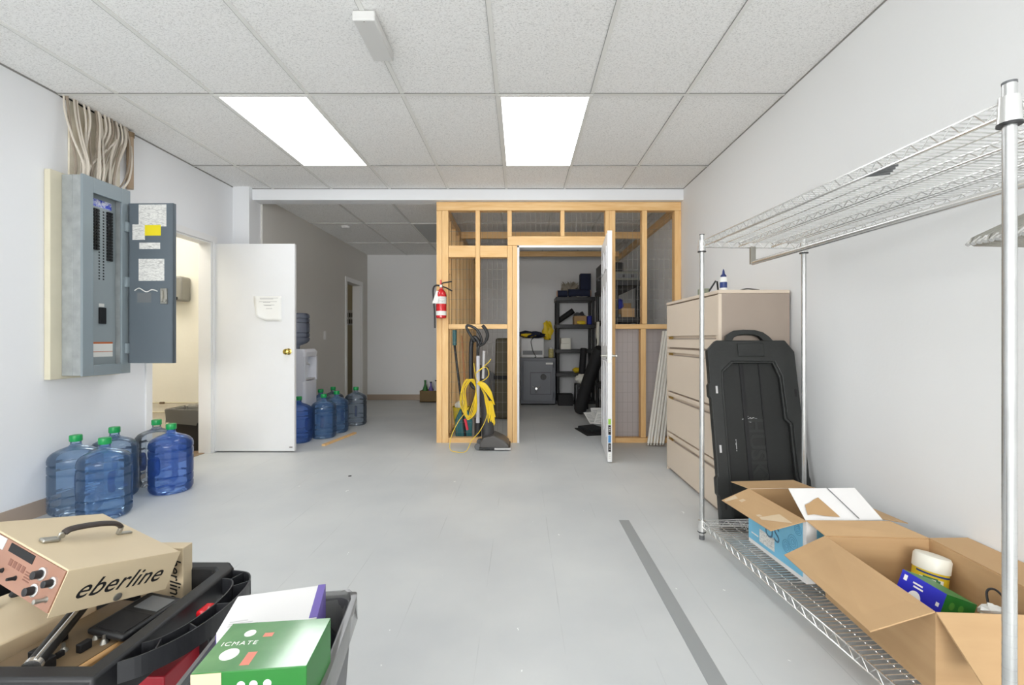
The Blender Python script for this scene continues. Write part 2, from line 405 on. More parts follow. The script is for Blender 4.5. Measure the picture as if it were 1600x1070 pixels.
# washroom
ob = MB(); ob.box(-4.5, XL-.12, 4.85, 4.96, 0, 2.6); ob.box(-4.6, -4.5, 3.0, 4.96, 0, 2.6); ob.box(-4.5, XL-.12, 2.9, 3.0, 0, 2.6)
struct(ob.build('wall_washroom', M_cream, smooth=False))
sbox('ceiling_washroom', M_trim, -4.6, XL-.12, 2.9, 4.96, 2.6, 2.7, smooth=False)
sbox('floor_washroom', mat('washroom_floor', (150, 128, 104), .5, noise=(8, .1)), -4.5, XL-.06, 3.0, 4.85, .001, .006, smooth=False)
# baseboards
sbox('baseboard_left', M_base, XL, XL+.008, YB, 3.64, 0, .10)
sbox('baseboard_rear', M_base, XL2, -.9, YR-.008, YR, 0, .10)
sbox('baseboard_left_rear', M_base, XL2, XL2+.008, 4.96, 7.28, 0, .10)
# door casings
t = MB()
t.box(XL, XL+.014, 3.64, 3.70, 0, 2.09); t.box(XL, XL+.014, 4.43, 4.49, 0, 2.09); t.box(XL, XL+.014, 3.70, 4.43, 2.03, 2.09)
t.box(XL-.12, XL, 3.70, 3.715, 0, 2.03); t.box(XL-.12, XL, 4.415, 4.43, 0, 2.03); t.box(XL-.12, XL, 3.715, 4.415, 2.015, 2.03)
struct(t.build('trim_2', M_trim, bevel=.002))
t = MB()
t.box(XL2, XL2+.016, 7.28, 7.35, 0, 2.10); t.box(XL2, XL2+.016, 8.0, 8.07, 0, 2.10); t.box(XL2, XL2+.016, 7.35, 8.0, 2.03, 2.10)
t.box(XL2-.19, XL2, 7.35, 7.365, 0, 2.03); t.box(XL2-.14, XL2, 7.985, 8.0, 0, 2.03)
struct(t.build('trim_3', M_trim, bevel=.002))

# ---------------------------------------------------------------- ceiling lamps
def troffer(x0, x1, y0, y1, z, m, label, group=None, cat='ceiling light'):
    t = thing('ceiling_light', label, cat, ((x0+x1)/2, (y0+y1)/2, z), 0, group)
    a, b = (x1-x0)/2, (y1-y0)/2
    MB().ring([(-a,-b),(a,-b),(a,b),(-a,b)], [(-a+.022,-b+.022),(a-.022,-b+.022),(a-.022,b-.022),(-a+.022,b-.022)], -.009, -.0005).build('frame', M_tbar, t, smooth=False)
    MB().box(-a+.022, a-.022, -b+.022, b-.022, -.005, -.001).build('diffuser', m, t, smooth=False)
    return t
troffer(-1.983, -1.373, 2.96, 4.18, ZC, M_light, 'bright ceiling light panel nearer the electrical panel')
troffer(-.151, .464, 2.96, 4.18, ZC, M_light, 'bright ceiling light panel in front of the wooden cage')
for x0 in (-1.983, -.151):
    for y0 in (-.70, -4.36): troffer(x0, x0+.61, y0, y0+1.22, ZC, M_light, 'lit ceiling light panel behind the viewer, out of the picture', 'ceiling lights behind the viewer')
troffer(-1.46, -.85, 6.08, 7.30, ZC2, M_unlit, 'unlit grey ceiling light panel in the rear area')
wt = thing('washroom_lamp', 'ceiling lamp inside the washroom, out of view', 'ceiling light', (-3.7, 3.9, 2.6))
MB().box(-.3, .3, -.3, .3, -.03, -.001).build('diffuser', M_wash, wt)

t = thing('side_room_fill', 'small unseen fill lamp added to brighten the side room beyond the rear doorway', 'ceiling light', (-3.7, 7.6, 2.63))  # unseen lamp added to lift the dark side room
MB().box(-.2, .2, -.2, .2, -.03, -.001).build('diffuser', emis('side_room_fill_glow', (255, 240, 214), 2.2), t)
# box-shaped emergency unit on the ceiling
t = thing('ceiling_box', 'white rectangular box fixed to the ceiling tiles', 'ceiling fixture', (-.755, 2.365, ZC-.006))
MB().box(-.055, .055, -.165, .165, -.048, 0).build('housing', mat('ceiling_box_white', (214, 214, 212), .4), t, bevel=.006)
MB().cyl((.0, -.155, -.05), (.0, -.155, -.046), .003).build('screw', M_steel, t)
t = thing('smoke_detector', 'small round white disc on the rear ceiling', 'smoke detector', (-2.385, 6.25, ZC2))
MB().lathe([(.055, 0), (.06, -.012), (.045, -.028), (.0, -.03)][::-1], 24).build('housing', M_trim, t)

# ---------------------------------------------------------------- left door (open), its paper
d = thing('door_1', None, None, (XL, 4.455, .012)); struct(d)
MB().box(0, .785, 0, .035, 0, 2.01).build('leaf', M_white, d, bevel=.002)
k = MB()
k.lathe([(.030,0),(.031,.006),(.012,.012),(.011,.03),(.024,.036),(.029,.05),(.026,.062),(.012,.068),(0.001,.068)], 24, T=Matrix.Translation((.728, 0, .965)) @ Matrix.Rotation(PI/2, 4, 'X'))
tag(k.build('door_knob', M_brass, d), 'brass door knob')
for z in (.2, 1.0, 1.8): MB().cyl((-.004, -.004, z), (-.004, -.004, z+.09), .006).build('hinge', M_steel, d)
MB().box(.735, .765, -.004, 0, .035, .043).build('scuff_plate', mat('dark_scuff', (70,60,52), .6), d)
# paper: curled sheet with printed lines, stuck on the door
p = MB(); n = 8
def sheet(u, v):
    # u across, v down ; lower-left corner curls forward
    c = max(0, (v-.25)*1.0)*max(0, 1-u*2.2)
    return (.392+.06*c+.27*u - .0, 4.4535-.003-.045*c, 1.515-.245*v+.06*c)
for i in range(n+1):
    for j in range(n+1): pass
vs_ = [sheet(i/n, j/n) for j in range(n+1) for i in range(n+1)]
fs_ = [(j*(n+1)+i, j*(n+1)+i+1, (j+1)*(n+1)+i+1, (j+1)*(n+1)+i) for j in range(n) for i in range(n)]
p.add([(a+XL, b, c) for a, b, c in vs_], fs_)
po = p.build('paper_notice', M_paper); tag(po, 'curled white paper notice taped to the open white door', 'paper')
s = po.modifiers.new('thick', 'SOLIDIFY'); s.thickness = .0008
ln = MB()
for k_, (z, w0, w1) in enumerate(((1.497, .06, .235), (1.488, .06, .19), (1.462, .05, .225), (1.455, .09, .16), (1.43, .075, .2), (1.423, .1, .17), (1.395, .11, .18))):
    ln.box(XL+.392+w0, XL+.392+w1, 4.4487, 4.4493, z-.0025, z)
ln.build('printed_lines', M_ink, po, smooth=False)

# ---------------------------------------------------------------- washroom contents
t = thing('towel_dispenser', 'grey paper towel dispenser on the washroom wall', 'towel dispenser', (-3.62, 4.85, 1.49))
MB().box(-.14, .14, -.14, 0, 0, .255).build('housing', mat('dispenser_grey', (140,138,132), .35), t, bevel=.02)
MB().box(-.10, .10, -.1435, -.14, .01, .04).build('outlet', M_blackm, t)
t = thing('wall_pipe', 'thin cream pipe running low along the washroom wall, upper one', 'pipe', (-3.8, 4.83, .43))
MB().cyl((-.7, 0, 0), (.68, 0, 0), .007).build('tube', M_ply, t)
MB().cyl((.02, -.016, 0), (.06, -.016, 0), .012).build('coupling', M_brownp, t)
t = thing('wall_pipe', 'thin cream pipe running low along the washroom wall, lower one', 'pipe', (-3.8, 4.83, .33))
MB().cyl((-.7, 0, 0), (.68, 0, 0), .007).build('tube', M_ply, t)
t = thing('waste_bin', 'black waste bin with a loose clear liner just inside the washroom', 'waste bin', (-3.285, 4.60, .006))
def rrect(a, b, r, n=5):
    out = []
    for cx, cy, s0 in ((a-r, b-r, 0), (-a+r, b-r, PI/2), (-a+r, -b+r, PI), (a-r, -b+r, 1.5*PI)):
        for i in range(n+1): out.append((cx+r*math.cos(s0+i*PI/2/n), cy+r*math.sin(s0+i*PI/2/n)))
    return out
def loft(mb, loops, cap0=True, cap1=False):
    """loops: list of lists of 3d points, same count"""
    n = len(loops[0]); vs = [p for l in loops for p in l]; fs = []
    for i in range(len(loops)-1):
        for j in range(n): fs.append((i*n+j, i*n+(j+1)%n, (i+1)*n+(j+1)%n, (i+1)*n+j))
    if cap0: fs.append(tuple(range(n))[::-1])
    if cap1: fs.append(tuple((len(loops)-1)*n+j for j in range(n)))
    mb.add(vs, fs); return mb
def L3(poly, z, dz=None): return [(x, y, z+(dz[i] if dz else 0)) for i, (x, y) in enumerate(poly)]
loft(MB(), [L3(rrect(.135,.11,.03), 0), L3(rrect(.165,.14,.03), .40), L3(rrect(.155,.13,.03), .40), L3(rrect(.13,.105,.03), .02)]).build('body', M_black, t)
wob = [rnd.uniform(-.02,.02) for _ in range(24)]
def wavy(a, b, r, z, amp, dz): 
    P = rrect(a, b, r); return [(x*(1+amp*rnd.uniform(-1,1)), y*(1+amp*rnd.uniform(-1,1)), z+dz*rnd.uniform(-1,1)) for x, y in P]
loft(MB(), [wavy(.172,.146,.03,.27,.03,.025), wavy(.175,.148,.03,.34,.03,.01), wavy(.178,.152,.03,.405,.02,.008), wavy(.165,.14,.03,.415,.02,.008), wavy(.14,.11,.03,.37,.05,.01)], cap0=False).build('liner', jug_mat('liner_clear', (232,230,224), 1, .3, (.93,.93,.92)), t)

# key rack in the rear side room
t = thing('key_rack', 'small key board on the olive wall beyond the rear doorway', 'key rack', (-3.12, 8.5, 1.36))
MB().box(-.16, .1, -.02, 0, 0, .28).build('board', M_lgrey, t)
kb = MB()
for i in range(5):
    for j in range(2): kb.box(-.14+i*.045, -.115+i*.045, -.03, -.02, .03+j*.12, .11+j*.12)
kb.build('keys', M_black, t, smooth=False)
for y, z, l in ((5.98, 1.25, 'light switch plate above the water jugs, nearer the water cooler'), (6.53, 1.155, 'light switch plate nearer the rear doorway')):
    t = thing('switch_plate', l, 'light switch', (XL2, y, z))
    MB().box(0, .006, -.035, .035, -.06, .06).build('plate', M_trim, t, bevel=.002)
    MB().box(.006, .012, -.008, .008, -.015, .015).build('toggle', M_trim, t)

# ---------------------------------------------------------------- water jugs
JM = {'mid': jug_mat('jug_mid_blue', (160, 196, 238), 1, .28, (.88, .945, .99)), 'pale': jug_mat('jug_pale_blue', (205, 216, 230), 1, .16, (.93, .96, .98)),
      'deep': jug_mat('jug_deep_blue', (96, 146, 246), 1, .32, (.62, .77, .985)), 'dark': jug_mat('jug_dim_blue', (128, 174, 232), 1, .28, (.75, .87, .97)),
      'grey': jug_mat('jug_grey_blue', (150, 170, 194), 1, .25, (.84, .89, .94))}
JR = .134
def jug_profile(inv=False):
    p = [(.002,.018),(.09,.012),(.112,.0),(.126,.012),(JR,.03),(JR,.06),(.124,.068),(JR,.078),(JR,.115),(.1245,.122),(JR,.13),(JR,.245),(.1245,.252),(JR,.262),(JR,.30),(.1235,.308),(JR,.318),
         (JR,.338),(.128,.360),(.112,.380),(.085,.396),(.055,.408),(.035,.416),(.027,.426),(.027,.47)]
    return p
HND = jug_mat('jug_handle_blue', (40, 80, 170), 1, .35, (.35, .5, .85))
def jug(x, y, rz, tint, label, logo=False, group='blue water jugs'):
    t = thing('water_jug', label, 'water jug', (x, y, 0), rz, group)
    MB().lathe(jug_profile(), 40, cap=False).build('bottle', JM[tint], t)
    MB().lathe([(.031,.445),(.0325,.448),(.0325,.478),(.030,.484),(.012,.485),(.001,.4855)], 24).build('cap', M_cap, t)
    h = MB(); h.tube(curve3([(0,-.10,.15),(0,-.085,.13),(0,-.078,.18),(0,-.085,.235),(0,-.10,.225)]), .017, 10)
    h.build('handle', HND, t)
    if logo:
        g = MB()
        for z, a0, a1, hh in ((.17,-.34,.34,.010),(.152,-.24,.24,.006),(.14,-.14,.14,.006),(.186,-.10,.10,.006)):
            vs = []; n = 10
            for i in range(n+1):
                a = -PI/2+.9+a0+(a1-a0)*i/n
                vs += [((JR+.001)*math.cos(a),(JR+.001)*math.sin(a),z),((JR+.001)*math.cos(a),(JR+.001)*math.sin(a),z+hh)]
            g.add(vs, [(2*i,2*i+2,2*i+3,2*i+1) for i in range(n)])
        tag(g.build('printed_mark', M_paper, t), 'small white printed mark')
    return t
jug(-2.843, 2.935, R(50), 'mid', 'blue water jug against the wall, nearest the cream backboard')
jug(-2.585, 2.855, R(-160), 'dark', 'darker blue water jug with a white printed mark, nearest of the front five', True)
jug(-2.835, 3.205, R(-140), 'mid', 'blue water jug against the wall behind the one with the white mark')
jug(-2.775, 3.50, R(-30), 'pale', 'palest, almost clear water jug, farthest of the front five')
jug(-2.535, 3.33, R(-60), 'deep', 'deep royal blue water jug standing right of the other front jugs')
jug(-2.385, 4.93, R(100), 'deep', 'blue water jug half hidden behind the open white door edge')
jug(-2.215, 5.16, R(10), 'dark', 'blue water jug beside the wood strip, in front of the cooler')
jug(-2.19, 5.46, R(150), 'dark', 'dark blue water jug behind the one beside the wood strip')
jug(-2.13, 5.93, R(20), 'grey', 'greyish water jug standing apart nearest the rear doorway')
jug(-2.43, 5.945, R(70), 'grey', 'greyish water jug by the wall behind the rear jugs')
jug(-2.46, 5.645, R(110), 'dark', 'dark blue water jug squeezed beside the cooler front')

# water cooler
t = thing('water_cooler', 'white water cooler standing against the left wall beyond the door', 'water cooler', (-2.605, 5.35, 0))
loft(MB(), [L3(rrect(.165,.155,.03), 0), L3(rrect(.165,.155,.03), .62), ], cap1=True).build('body', mat('cooler_white', (226,228,236), .35), t, bevel=.004)
u = MB(); u.box(-.165, .075, -.155, .155, .62, .90); u.box(.075, .165, -.155, -.125, .62, .90); u.box(.075, .165, .125, .155, .62, .90)
u.build('recess', MATS['cooler_white'], t)
loft(MB(), [L3(rrect(.165,.155,.03), .90), L3(rrect(.175,.16,.03), .95), L3(rrect(.155,.15,.05), .985)], cap1=True).build('top', MATS['cooler_white'], t)
for yy in (-.045, .045): MB().cyl((.075, yy, .82), (.125, yy, .80), .012, .009).build('tap', M_lgrey, t)
MB().box(.08, .16, -.11, .11, .63, .645).build('drip_tray', M_lgrey, t)
t = thing('cooler_bottle', 'grey-blue water bottle upside down on the water cooler', 'water bottle', (-2.605, 5.35, 1.40)); t.rotation_euler = (PI, 0, 0)
MB().lathe([(r*1.0, z*.9) for r, z in jug_profile()], 36, cap=False).build('bottle', jug_mat('cooler_bottle_tint', (165,176,202), 1, .45, (.84,.87,.93)), t)
# wood strip
a = Vector((-2.03, 4.72, .012)); b = Vector((-1.93, 5.34, .012))
t = MB(frame(a, b-a, (0,0,1) if False else (-1,.16,0))); t.box(0, .63, -.019, .019, -.011, .007)
tag(t.build('wood_strip', M_wood, bevel=.001), 'short wooden strip lying on the floor by the rear water jugs', 'wood strip')

# ---------------------------------------------------------------- electrical panel
t = thing('electrical_panel', 'grey electrical breaker panel on the left wall with its door open', 'electrical panel', (0, 0, 0))
PX = -2.80
e = MB(); e.box(-2.94, -2.87, 2.94, 3.29, .86, 2.15)
e.box(-2.87, -2.815, 2.94, 2.99, .86, 2.15); e.box(-2.87, -2.815, 3.245, 3.29, .86, 2.15); e.box(-2.87, -2.815, 2.99, 3.245, .86, .91); e.box(-2.87, -2.815, 2.99, 3.245, 2.07, 2.15)
tag(e.build('box', M_galv, t, bevel=.003), 'mottled galvanised box')
e = MB()
e.box(-2.815, PX, 2.935, 3.01, .855, 2.155); e.box(-2.815, PX, 3.225, 3.295, .855, 2.155)
e.box(-2.815, PX, 3.01, 3.225, 2.055, 2.155); e.box(-2.815, PX, 3.01, 3.225, .855, .925)
e.build('front_cover', M_panelf, t, bevel=.002)
IX = -2.862
ip = MB().box(-2.869, IX, 2.992, 3.243, .912, 2.068).build('interior_plate', M_panelin, t, smooth=False)
bs = MB().box(0, .014, -.019, .019, -.0085, .0085).box(.014, .020, -.008, .006, -.004, .004).build('breaker', M_black, t, bevel=.001)
bs.location = (IX, 3.088, 1.965)
for i in range(1, 14):
    c_ = bs.copy(); C.objects.link(c_); c_.location.z = 1.965-.0200*i
for i in range(17):
    c_ = bs.copy(); C.objects.link(c_); c_.location = (IX, 3.190, 1.965-.0200*i)
for yy in (3.118, 3.150):
    nb = MB()
    for i in range(24): nb.box(IX, IX+.001, yy-.005, yy+.005, 1.965-.0200*i-.005, 1.965-.0200*i+.005)
    nb.build('number_strip', M_black, t, smooth=False)
MB().box(IX, IX+.001, 3.07, 3.21, 1.99, 2.04).build('paint_marked_label', ramp_mat('blue_marked', (60,80,200), (225,228,240), 40, .4, .6), t, smooth=False)
MB().box(IX, IX+.014, 3.112, 3.158, 1.20, 1.31).build('main_breaker', M_black, t, bevel=.002)
MB().box(IX, IX+.001, 3.115, 3.155, 1.316, 1.338).build('main_label', M_paper, t)
MB().box(IX, IX+.001, 3.065, 3.22, .975, 1.075).build('rating_label', M_paper, t)
rb = MB(); rb.box(IX+.001, IX+.0014, 3.065, 3.22, 1.064, 1.076); rb.box(IX+.001, IX+.0014, 3.065, 3.22, 1.008, 1.012); rb.build('label_stripe', mat('orange_ink', (200,110,60), .5), t)
for z in (1.89, 1.50, 1.03):
    MB().box(PX, PX+.02, 3.245, 3.30, z-.035, z+.035).build('hinge', M_panelf, t, bevel=.002)
# door
dd = MB(frame((PX+.012, 3.27, 0), (.986, -.02, 0), (0, 1, 0))); dd.box(0, .325, -.007, .007, .925, 2.06)
dd.box(0, .01, -.007, .02, .925, 2.06); dd.box(.315, .325, -.007, .02, .925, 2.06)
pd = tag(dd.build('panel_door', M_paneld, t, bevel=.0015), 'dark grey door swung open')
def on_door(name, x0, x1, z0, z1, m, th=.0008):
    q = MB(frame((PX+.012, 3.27, 0), (.986, -.02, 0), (0, 1, 0))); q.box(x0, x1, -.007-th, -.0071, z0, z1); return q.build(name, m, pd, smooth=False)
on_door('schedule_card', .075, .275, 1.895, 2.05, M_paper2)
on_door('white_sticker', .03, .12, 1.80, 1.91, M_paper2)
on_door('yellow_sticker', .12, .235, 1.83, 1.905, M_yellow, .0012)
on_door('strip_sticker', .08, .23, 1.735, 1.78, M_paper2)
on_door('diagram_card', .075, .26, 1.51, 1.665, M_paper2)
on_door('plastic_pouch', .065, .165, 1.355, 1.425, jug_mat('pouch', (200,205,208), .5, .35, (.9,.9,.9)))
q = MB(frame((PX+.012, 3.27, 0), (.986, -.02, 0), (0, 1, 0))); q.tube(curve3([(.05,-.012,1.44),(.09,-.02,1.455),(.14,-.02,1.43),(.18,-.018,1.445),(.215,-.012,1.435)]), .0035, 6); q.build('cable_tie', M_paper, pd)
q = MB(frame((PX+.012, 3.27, 0), (.986, -.02, 0), (0, 1, 0))); q.box(.24, .285, -.02, -.007, 1.345, 1.455); q.box(.25, .265, -.034, -.02, 1.36, 1.44); q.cyl((.275,-.03,1.37),(.275,-.02,1.37),.011); q.build('latch', M_steel, pd, bevel=.002)
# cables from the ceiling into the box top
rc = random.Random(3)
for i in range(30):
    f = (i+rc.random()*.8)/30
    y0 = 2.97+.30*f; y1 = 2.97+.50*f**.9+rc.uniform(-.03,.03); x0 = -2.925+.10*rc.random(); x1 = -2.955+.02*rc.random()
    if i == 9: y0, y1 = 3.04, 3.34
    bulge = .07 if i in (28, 29) else rc.uniform(-.012,.018)
    mid = [(x0, y0, 2.14), (x0+.004, y0+bulge*.9, 2.24), ((x0+x1)/2, (y0+y1)/2+bulge, 2.40), (x1+.01, y1+bulge*.3, 2.56), (x1, y1, ZC)]
    MB().tube(curve3(mid, 6), .0062 if i % 3 else .008, 6).build('cable', M_cable if i % 4 else mat('brownish_cable', (150,138,124), .5), t)
t = thing('backboard', 'cream mounting board on the wall behind the electrical panel', 'board', (XL+.0015, 2.87, .84))
MB().box(0, .038, 0, .50, 0, 1.32).build('board', M_ply, t, bevel=.002)
t = thing('backboard', 'stained upper board behind the grey cables', 'board', (XL+.0015, 3.02, 2.165))
MB().box(0, .012, 0, .38, 0, .50).build('board', ramp_mat('stained_ply', (196,184,160), (232,228,214), 5, .3, .6), t)
t = thing('conduit', 'brown pipe stub beside the cables under the ceiling', 'pipe', (-2.952, 3.47, 2.23))
MB().cyl((0,0,.0), (0,0,.40), .022).build('tube', mat('brown_pipe', (168,146,122), .5, noise=(10,.15)), t)
MB().cyl((0,0,.39), (0,0,.425), .027).build('collar', M_brownp, t)
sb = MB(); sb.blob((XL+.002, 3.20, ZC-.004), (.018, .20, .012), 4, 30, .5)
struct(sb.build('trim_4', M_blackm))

# ---------------------------------------------------------------- security cage
YF0, YF1 = 4.87, 4.958
cage = thing('security_cage', 'pine-framed storage cage with wire mesh under the beam', 'cage', (0, 0, 0))
def stud(x0, x1, z0, z1, y0=YF0, y1=YF1, m=M_wood): return MB().box(x0, x1, y0, y1, z0, z1).build('stud', m, cage, bevel=.002)
stud(-.895, -.838, 0, 2.46); stud(-.836, -.77, 0, 2.46)
stud(-.482, -.436, 1.26, 2.46); stud(-.144, -.092, 0, 2.09); stud(-.144, -.098, 2.19, 2.46); stud(-.090, -.040, 0, 2.09)
stud(.42, .462, 2.19, 2.46); stud(.895, .935, 0, 2.46, m=M_wood); stud(.937, 1.0, 0, 2.46)
stud(1.285, 1.337, 1.26, 2.46); stud(1.27, 1.325, .055, 1.205); stud(1.63, 1.698, 0, 2.46)
def plate(name, x0, x1, z0, z1, y0=YF0, y1=YF1, m=M_woodh): return MB().box(x0, x1, y0, y1, z0, z1).build(name, m, cage, bevel=.002)
plate('top_plate', -.895, 1.698, 2.463, 2.552)
plate('header', -.142, .893, 2.093, 2.188)
plate('rail', -.768, -.484, 1.967, 2.09); plate('rail', -.434, -.146, 1.967, 2.09)
plate('rail', -.768, -.146, 1.207, 1.257); plate('rail', 1.002, 1.628, 1.207, 1.257)
plate('bottom_plate', -.768, -.146, 0, .05); plate('bottom_plate', 1.002, 1.628, 0, .05)
for i in range(9):
    y = 5.3+.37*i
    if y+.04 < 8.3: MB().box(-.895, -.806, y, y+.04, .04, 2.46).build('stud', M_wood, cage, bevel=.002)
MB().box(-.895, -.806, YF1, 8.34, 0, .04).build('bottom_plate', M_woodd, cage)
MB().box(-.895, -.806, YF1, 8.34, 2.463, 2.552).build('top_plate', M_woodd, cage)
MB().box(-.80, -.76, 4.96, 5.0, 1.80, 1.965).build('brace', M_wood, cage)
MB().box(1.655, 1.698, YF1, 8.34, 2.45, 2.54).build('ledger', M_woodd, cage)
plate('joist', -.806, 1.655, 2.46, 2.55, 6.2, 6.24); plate('joist', -.806, 1.655, 2.50, 2.585, 7.75, 7.79)
# white door frame inside the opening
fr = MB(); fr.box(-.040, -.018, 4.86, 4.99, 0, 2.09); fr.box(.873, .895, 4.86, 4.99, 0, 2.09); fr.box(-.040, .895, 4.86, 4.99, 2.068, 2.092)
fr.build('door_frame', M_trim, cage, bevel=.002)
def mesh_bay(x0, x1, z0, z1, y=4.915, sx=.054, sz=.107):
    m = MB(); x = x0+sx*.6
    while x < x1: m.cyl((x,y,z0),(x,y,z1), .00095, n=5); x += sx
    z = z0+sz*.5
    while z < z1: m.cyl((x0,y+.003,z),(x1,y+.003,z), .00095, n=5); z += sz
    m.build('wire_mesh', M_wire, cage)
mesh_bay(-.77, -.144, .05, 1.207); mesh_bay(-.77, -.144, 1.257, 1.967); mesh_bay(-.77, -.144, 2.09, 2.463); mesh_bay(-.09, .895, 2.188, 2.463)
mesh_bay(1.0, 1.285, 1.257, 2.463); mesh_bay(1.337, 1.63, 1.257, 2.463); mesh_bay(1.0, 1.63, .05, 1.207)
m = MB(); y = 5.05
while y < 8.3: m.cyl((-.90,y,.04),(-.90,y,2.46), .00095, n=4); y += .054
z = .1
while z < 2.4: m.cyl((-.902,4.96,z),(-.902,8.3,z), .00095, n=4); z += .107
m.build('wire_mesh', M_wire, cage)
t = MB().box(.965, 1.69, 5.02, 5.03, .02, 1.24).build('backing_panel', mat('lavender_sheet', (188,183,184), .6), cage)
tag(t, 'pale sheet panel behind the lower mesh')

# cage door leaf
d = thing('door_2', None, None, (.868, 4.86, .012)); struct(d)
d.rotation_euler = (0, 0, math.atan2(-.80, -.083))
lf = MB().box(0, .805, -.02, .02, 0, 2.045).build('leaf', M_white, d, bevel=.0015)
pm = MB()
for (x0, x1) in ((.10, .37), (.435, .705)):
    for (z0, z1) in ((1.72, 1.93), (1.02, 1.60), (.20, .88)):
        for s_ in (-1, 1):
            y0 = .0202*s_
            pm.ring([(x0,z0),(x1,z0),(x1,z1),(x0,z1)], [(x0+.035,z0+.035),(x1-.035,z0+.035),(x1-.035,z1-.035),(x0+.035,z1-.035)], 0, .006,
                    T=Matrix(((1,0,0,0),(0,0,s_,y0),(0,1,0,0),(0,0,0,1))))
pm.build('moulded_panel', M_white, d, bevel=.002)
for s_ in (-1, 1):
    h = MB(); h.cyl((.745, .02*s_, .935), (.745, .028*s_, .935), .028); h.cyl((.745, .025*s_, .935), (.745, .062*s_, .935), .010); h.tube([(.745,.060*s_,.935),(.70,.064*s_,.935),(.635,.060*s_,.933)], [.010,.009,.008], 10)
    tag(h.build('handle', M_steel, d), 'brushed steel lever handle')
MB().box(.805, .807, -.013, .013, .875, .99).build('latch_plate', M_steel, d)
for z0, z1, m_ in ((.33,.38,M_greentag),(.24,.325,M_blackm),(.17,.235,M_bluetag),(.09,.165,M_blackm),(.02,.08,M_paper)):
    MB().box(.805, .806, -.014, .010, z0, z1).build('edge_sticker', m_, d)
sm = MB()
for z in (.27, .285, .30, .11, .13, .145, .03, .045, .06): sm.box(.806, .8064, -.008, .005, z, z+.006)
sm.build('sticker_print', M_lgrey, d, smooth=False)

# ---------------------------------------------------------------- fire extinguisher on the cage post
t = thing('fire_extinguisher', 'red fire extinguisher hung on the front post of the wooden cage', 'fire extinguisher', (-.832, 4.795, 1.315))
MB().lathe([(.001,.0),(.045,.0),(.053,.01),(.054,.24),(.048,.27),(.028,.295),(.016,.305),(.016,.325)], 28).build('cylinder', M_red, t)
lb = MB().lathe([(.0547,.03),(.0547,.075)], 28, cap=False); lb.build('lower_band', M_paper, t)
lb = MB().lathe([(.0547,.15),(.0547,.225)], 28, cap=False); lb.build('instruction_label', M_paper2, t)
MB().slab((-.085,-.045,.155),(-.025,-.062,.150),(-.012,-.040,.275),(-.045,-.035,.285), .001).build('inspection_tag', M_paper, t)
MB().cyl((0,0,.32),(0,0,.35), .018).build('valve', M_steel, t)
h = MB(); h.tube([(-.01,0,.35),(.02,0,.37),(.11,0,.385)], .007, 8); h.tube([(.0,0,.335),(.05,0,.32),(.115,0,.285)], .007, 8); h.build('squeeze_handle', M_black, t)
h = MB(); h.tube(curve3([(-.01,-.01,.34),(-.06,-.01,.34),(-.085,0,.29),(-.075,0,.15),(-.068,0,.03),(-.066,0,-.10)]), .009, 8); h.build('hose', M_black, t)
MB().box(-.012, .004, -.008, .008, .35, .40).build('pull_pin', M_red, t, bevel=.003)
MB().cyl((.0,-.018,.335),(.0,-.026,.335), .013).build('gauge', M_paper, t)
MB().box(-.02, .02, .05, .072, .05, .32).build('wall_bracket', M_steel, t)

# ---------------------------------------------------------------- vacuum cleaner in front of the cage
t = thing('vacuum_cleaner', 'grey upright vacuum cleaner with yellow cord leaning before the cage', 'vacuum cleaner', (0, 0, 0))
nz = MB()
prof = [(-.405,.02),(-.405,.075),(-.37,.125),(-.27,.145),(-.17,.10),(-.125,.06),(-.115,.02)]
nz.prism([(x, z) for x, z in prof], -4.80, -4.52, T=Matrix(((1,0,0,0),(0,0,-1,0),(0,1,0,0),(0,0,0,1))))
nz.build('nozzle_housing', mat('vacuum_grey', (84,82,80), .4), t, bevel=.012)
MB().box(-.41, -.108, 4.51, 4.81, .012, .034).build('bumper', M_black, t, bevel=.006)
MB().box(-.26, -.10, 4.505, 4.52, .012, .03).build('front_strip', M_lgrey, t)
for yy in (4.545, 4.76): MB().cyl((-.425,yy-.015,.035),(-.425,yy+.015,.035), .034).build('wheel', M_greyp, t, bevel=.004)
bd = MB(); pts = [(-.335,4.70,.10),(-.345,4.71,.30),(-.355,4.72,.50),(-.365,4.735,.66),(-.375,4.74,.78),(-.378,4.74,.82)]
bd.tube(curve3(pts, 5), [.085]*6+[.088]*5+[.08]*5+[.07]*4+[.06]*3+[.045]*2+[.02], 20, flat=.75)
bd.build('dust_bag', mat('bag_grey', (70,70,72), .6, bump=(12,.6)), t)
MB().cyl((-.435,4.64,.12),(-.435,4.64,.30), .035).build('lower_duct', M_black, t)
MB().tube([(-.432,4.60,.26),(-.432,4.61,.60),(-.432,4.625,.93)], .019, 16).build('wand', mat('wand_grey', (190,190,196), .35), t)
MB().tube([(-.385,4.66,.70),(-.375,4.655,.98)], .014, 12).build('attachment_tube', M_lgrey, t)
MB().tube(curve3([(-.455,4.64,.60),(-.50,4.64,.65),(-.505,4.64,.85),(-.50,4.64,1.06),(-.47,4.63,1.115),(-.43,4.63,1.08),(-.425,4.63,1.02)]), .022, 12).build('hose', M_black, t)
hd = MB()
hd.tube(curve3([(-.435,4.62,.93),(-.425,4.61,1.02),(-.395,4.60,1.09),(-.44,4.60,1.19),(-.52,4.60,1.235),(-.545,4.60,1.215),(-.50,4.60,1.13),(-.46,4.61,1.07)]), .013, 10)
hd.tube(curve3([(-.415,4.61,1.03),(-.365,4.60,1.06),(-.335,4.60,1.13),(-.35,4.60,1.19),(-.385,4.60,1.235)]), [.012]*12+[.017]*21, 10)
hd.build('handle_grip', M_black, t)
cd = MB(); rc = random.Random(5)
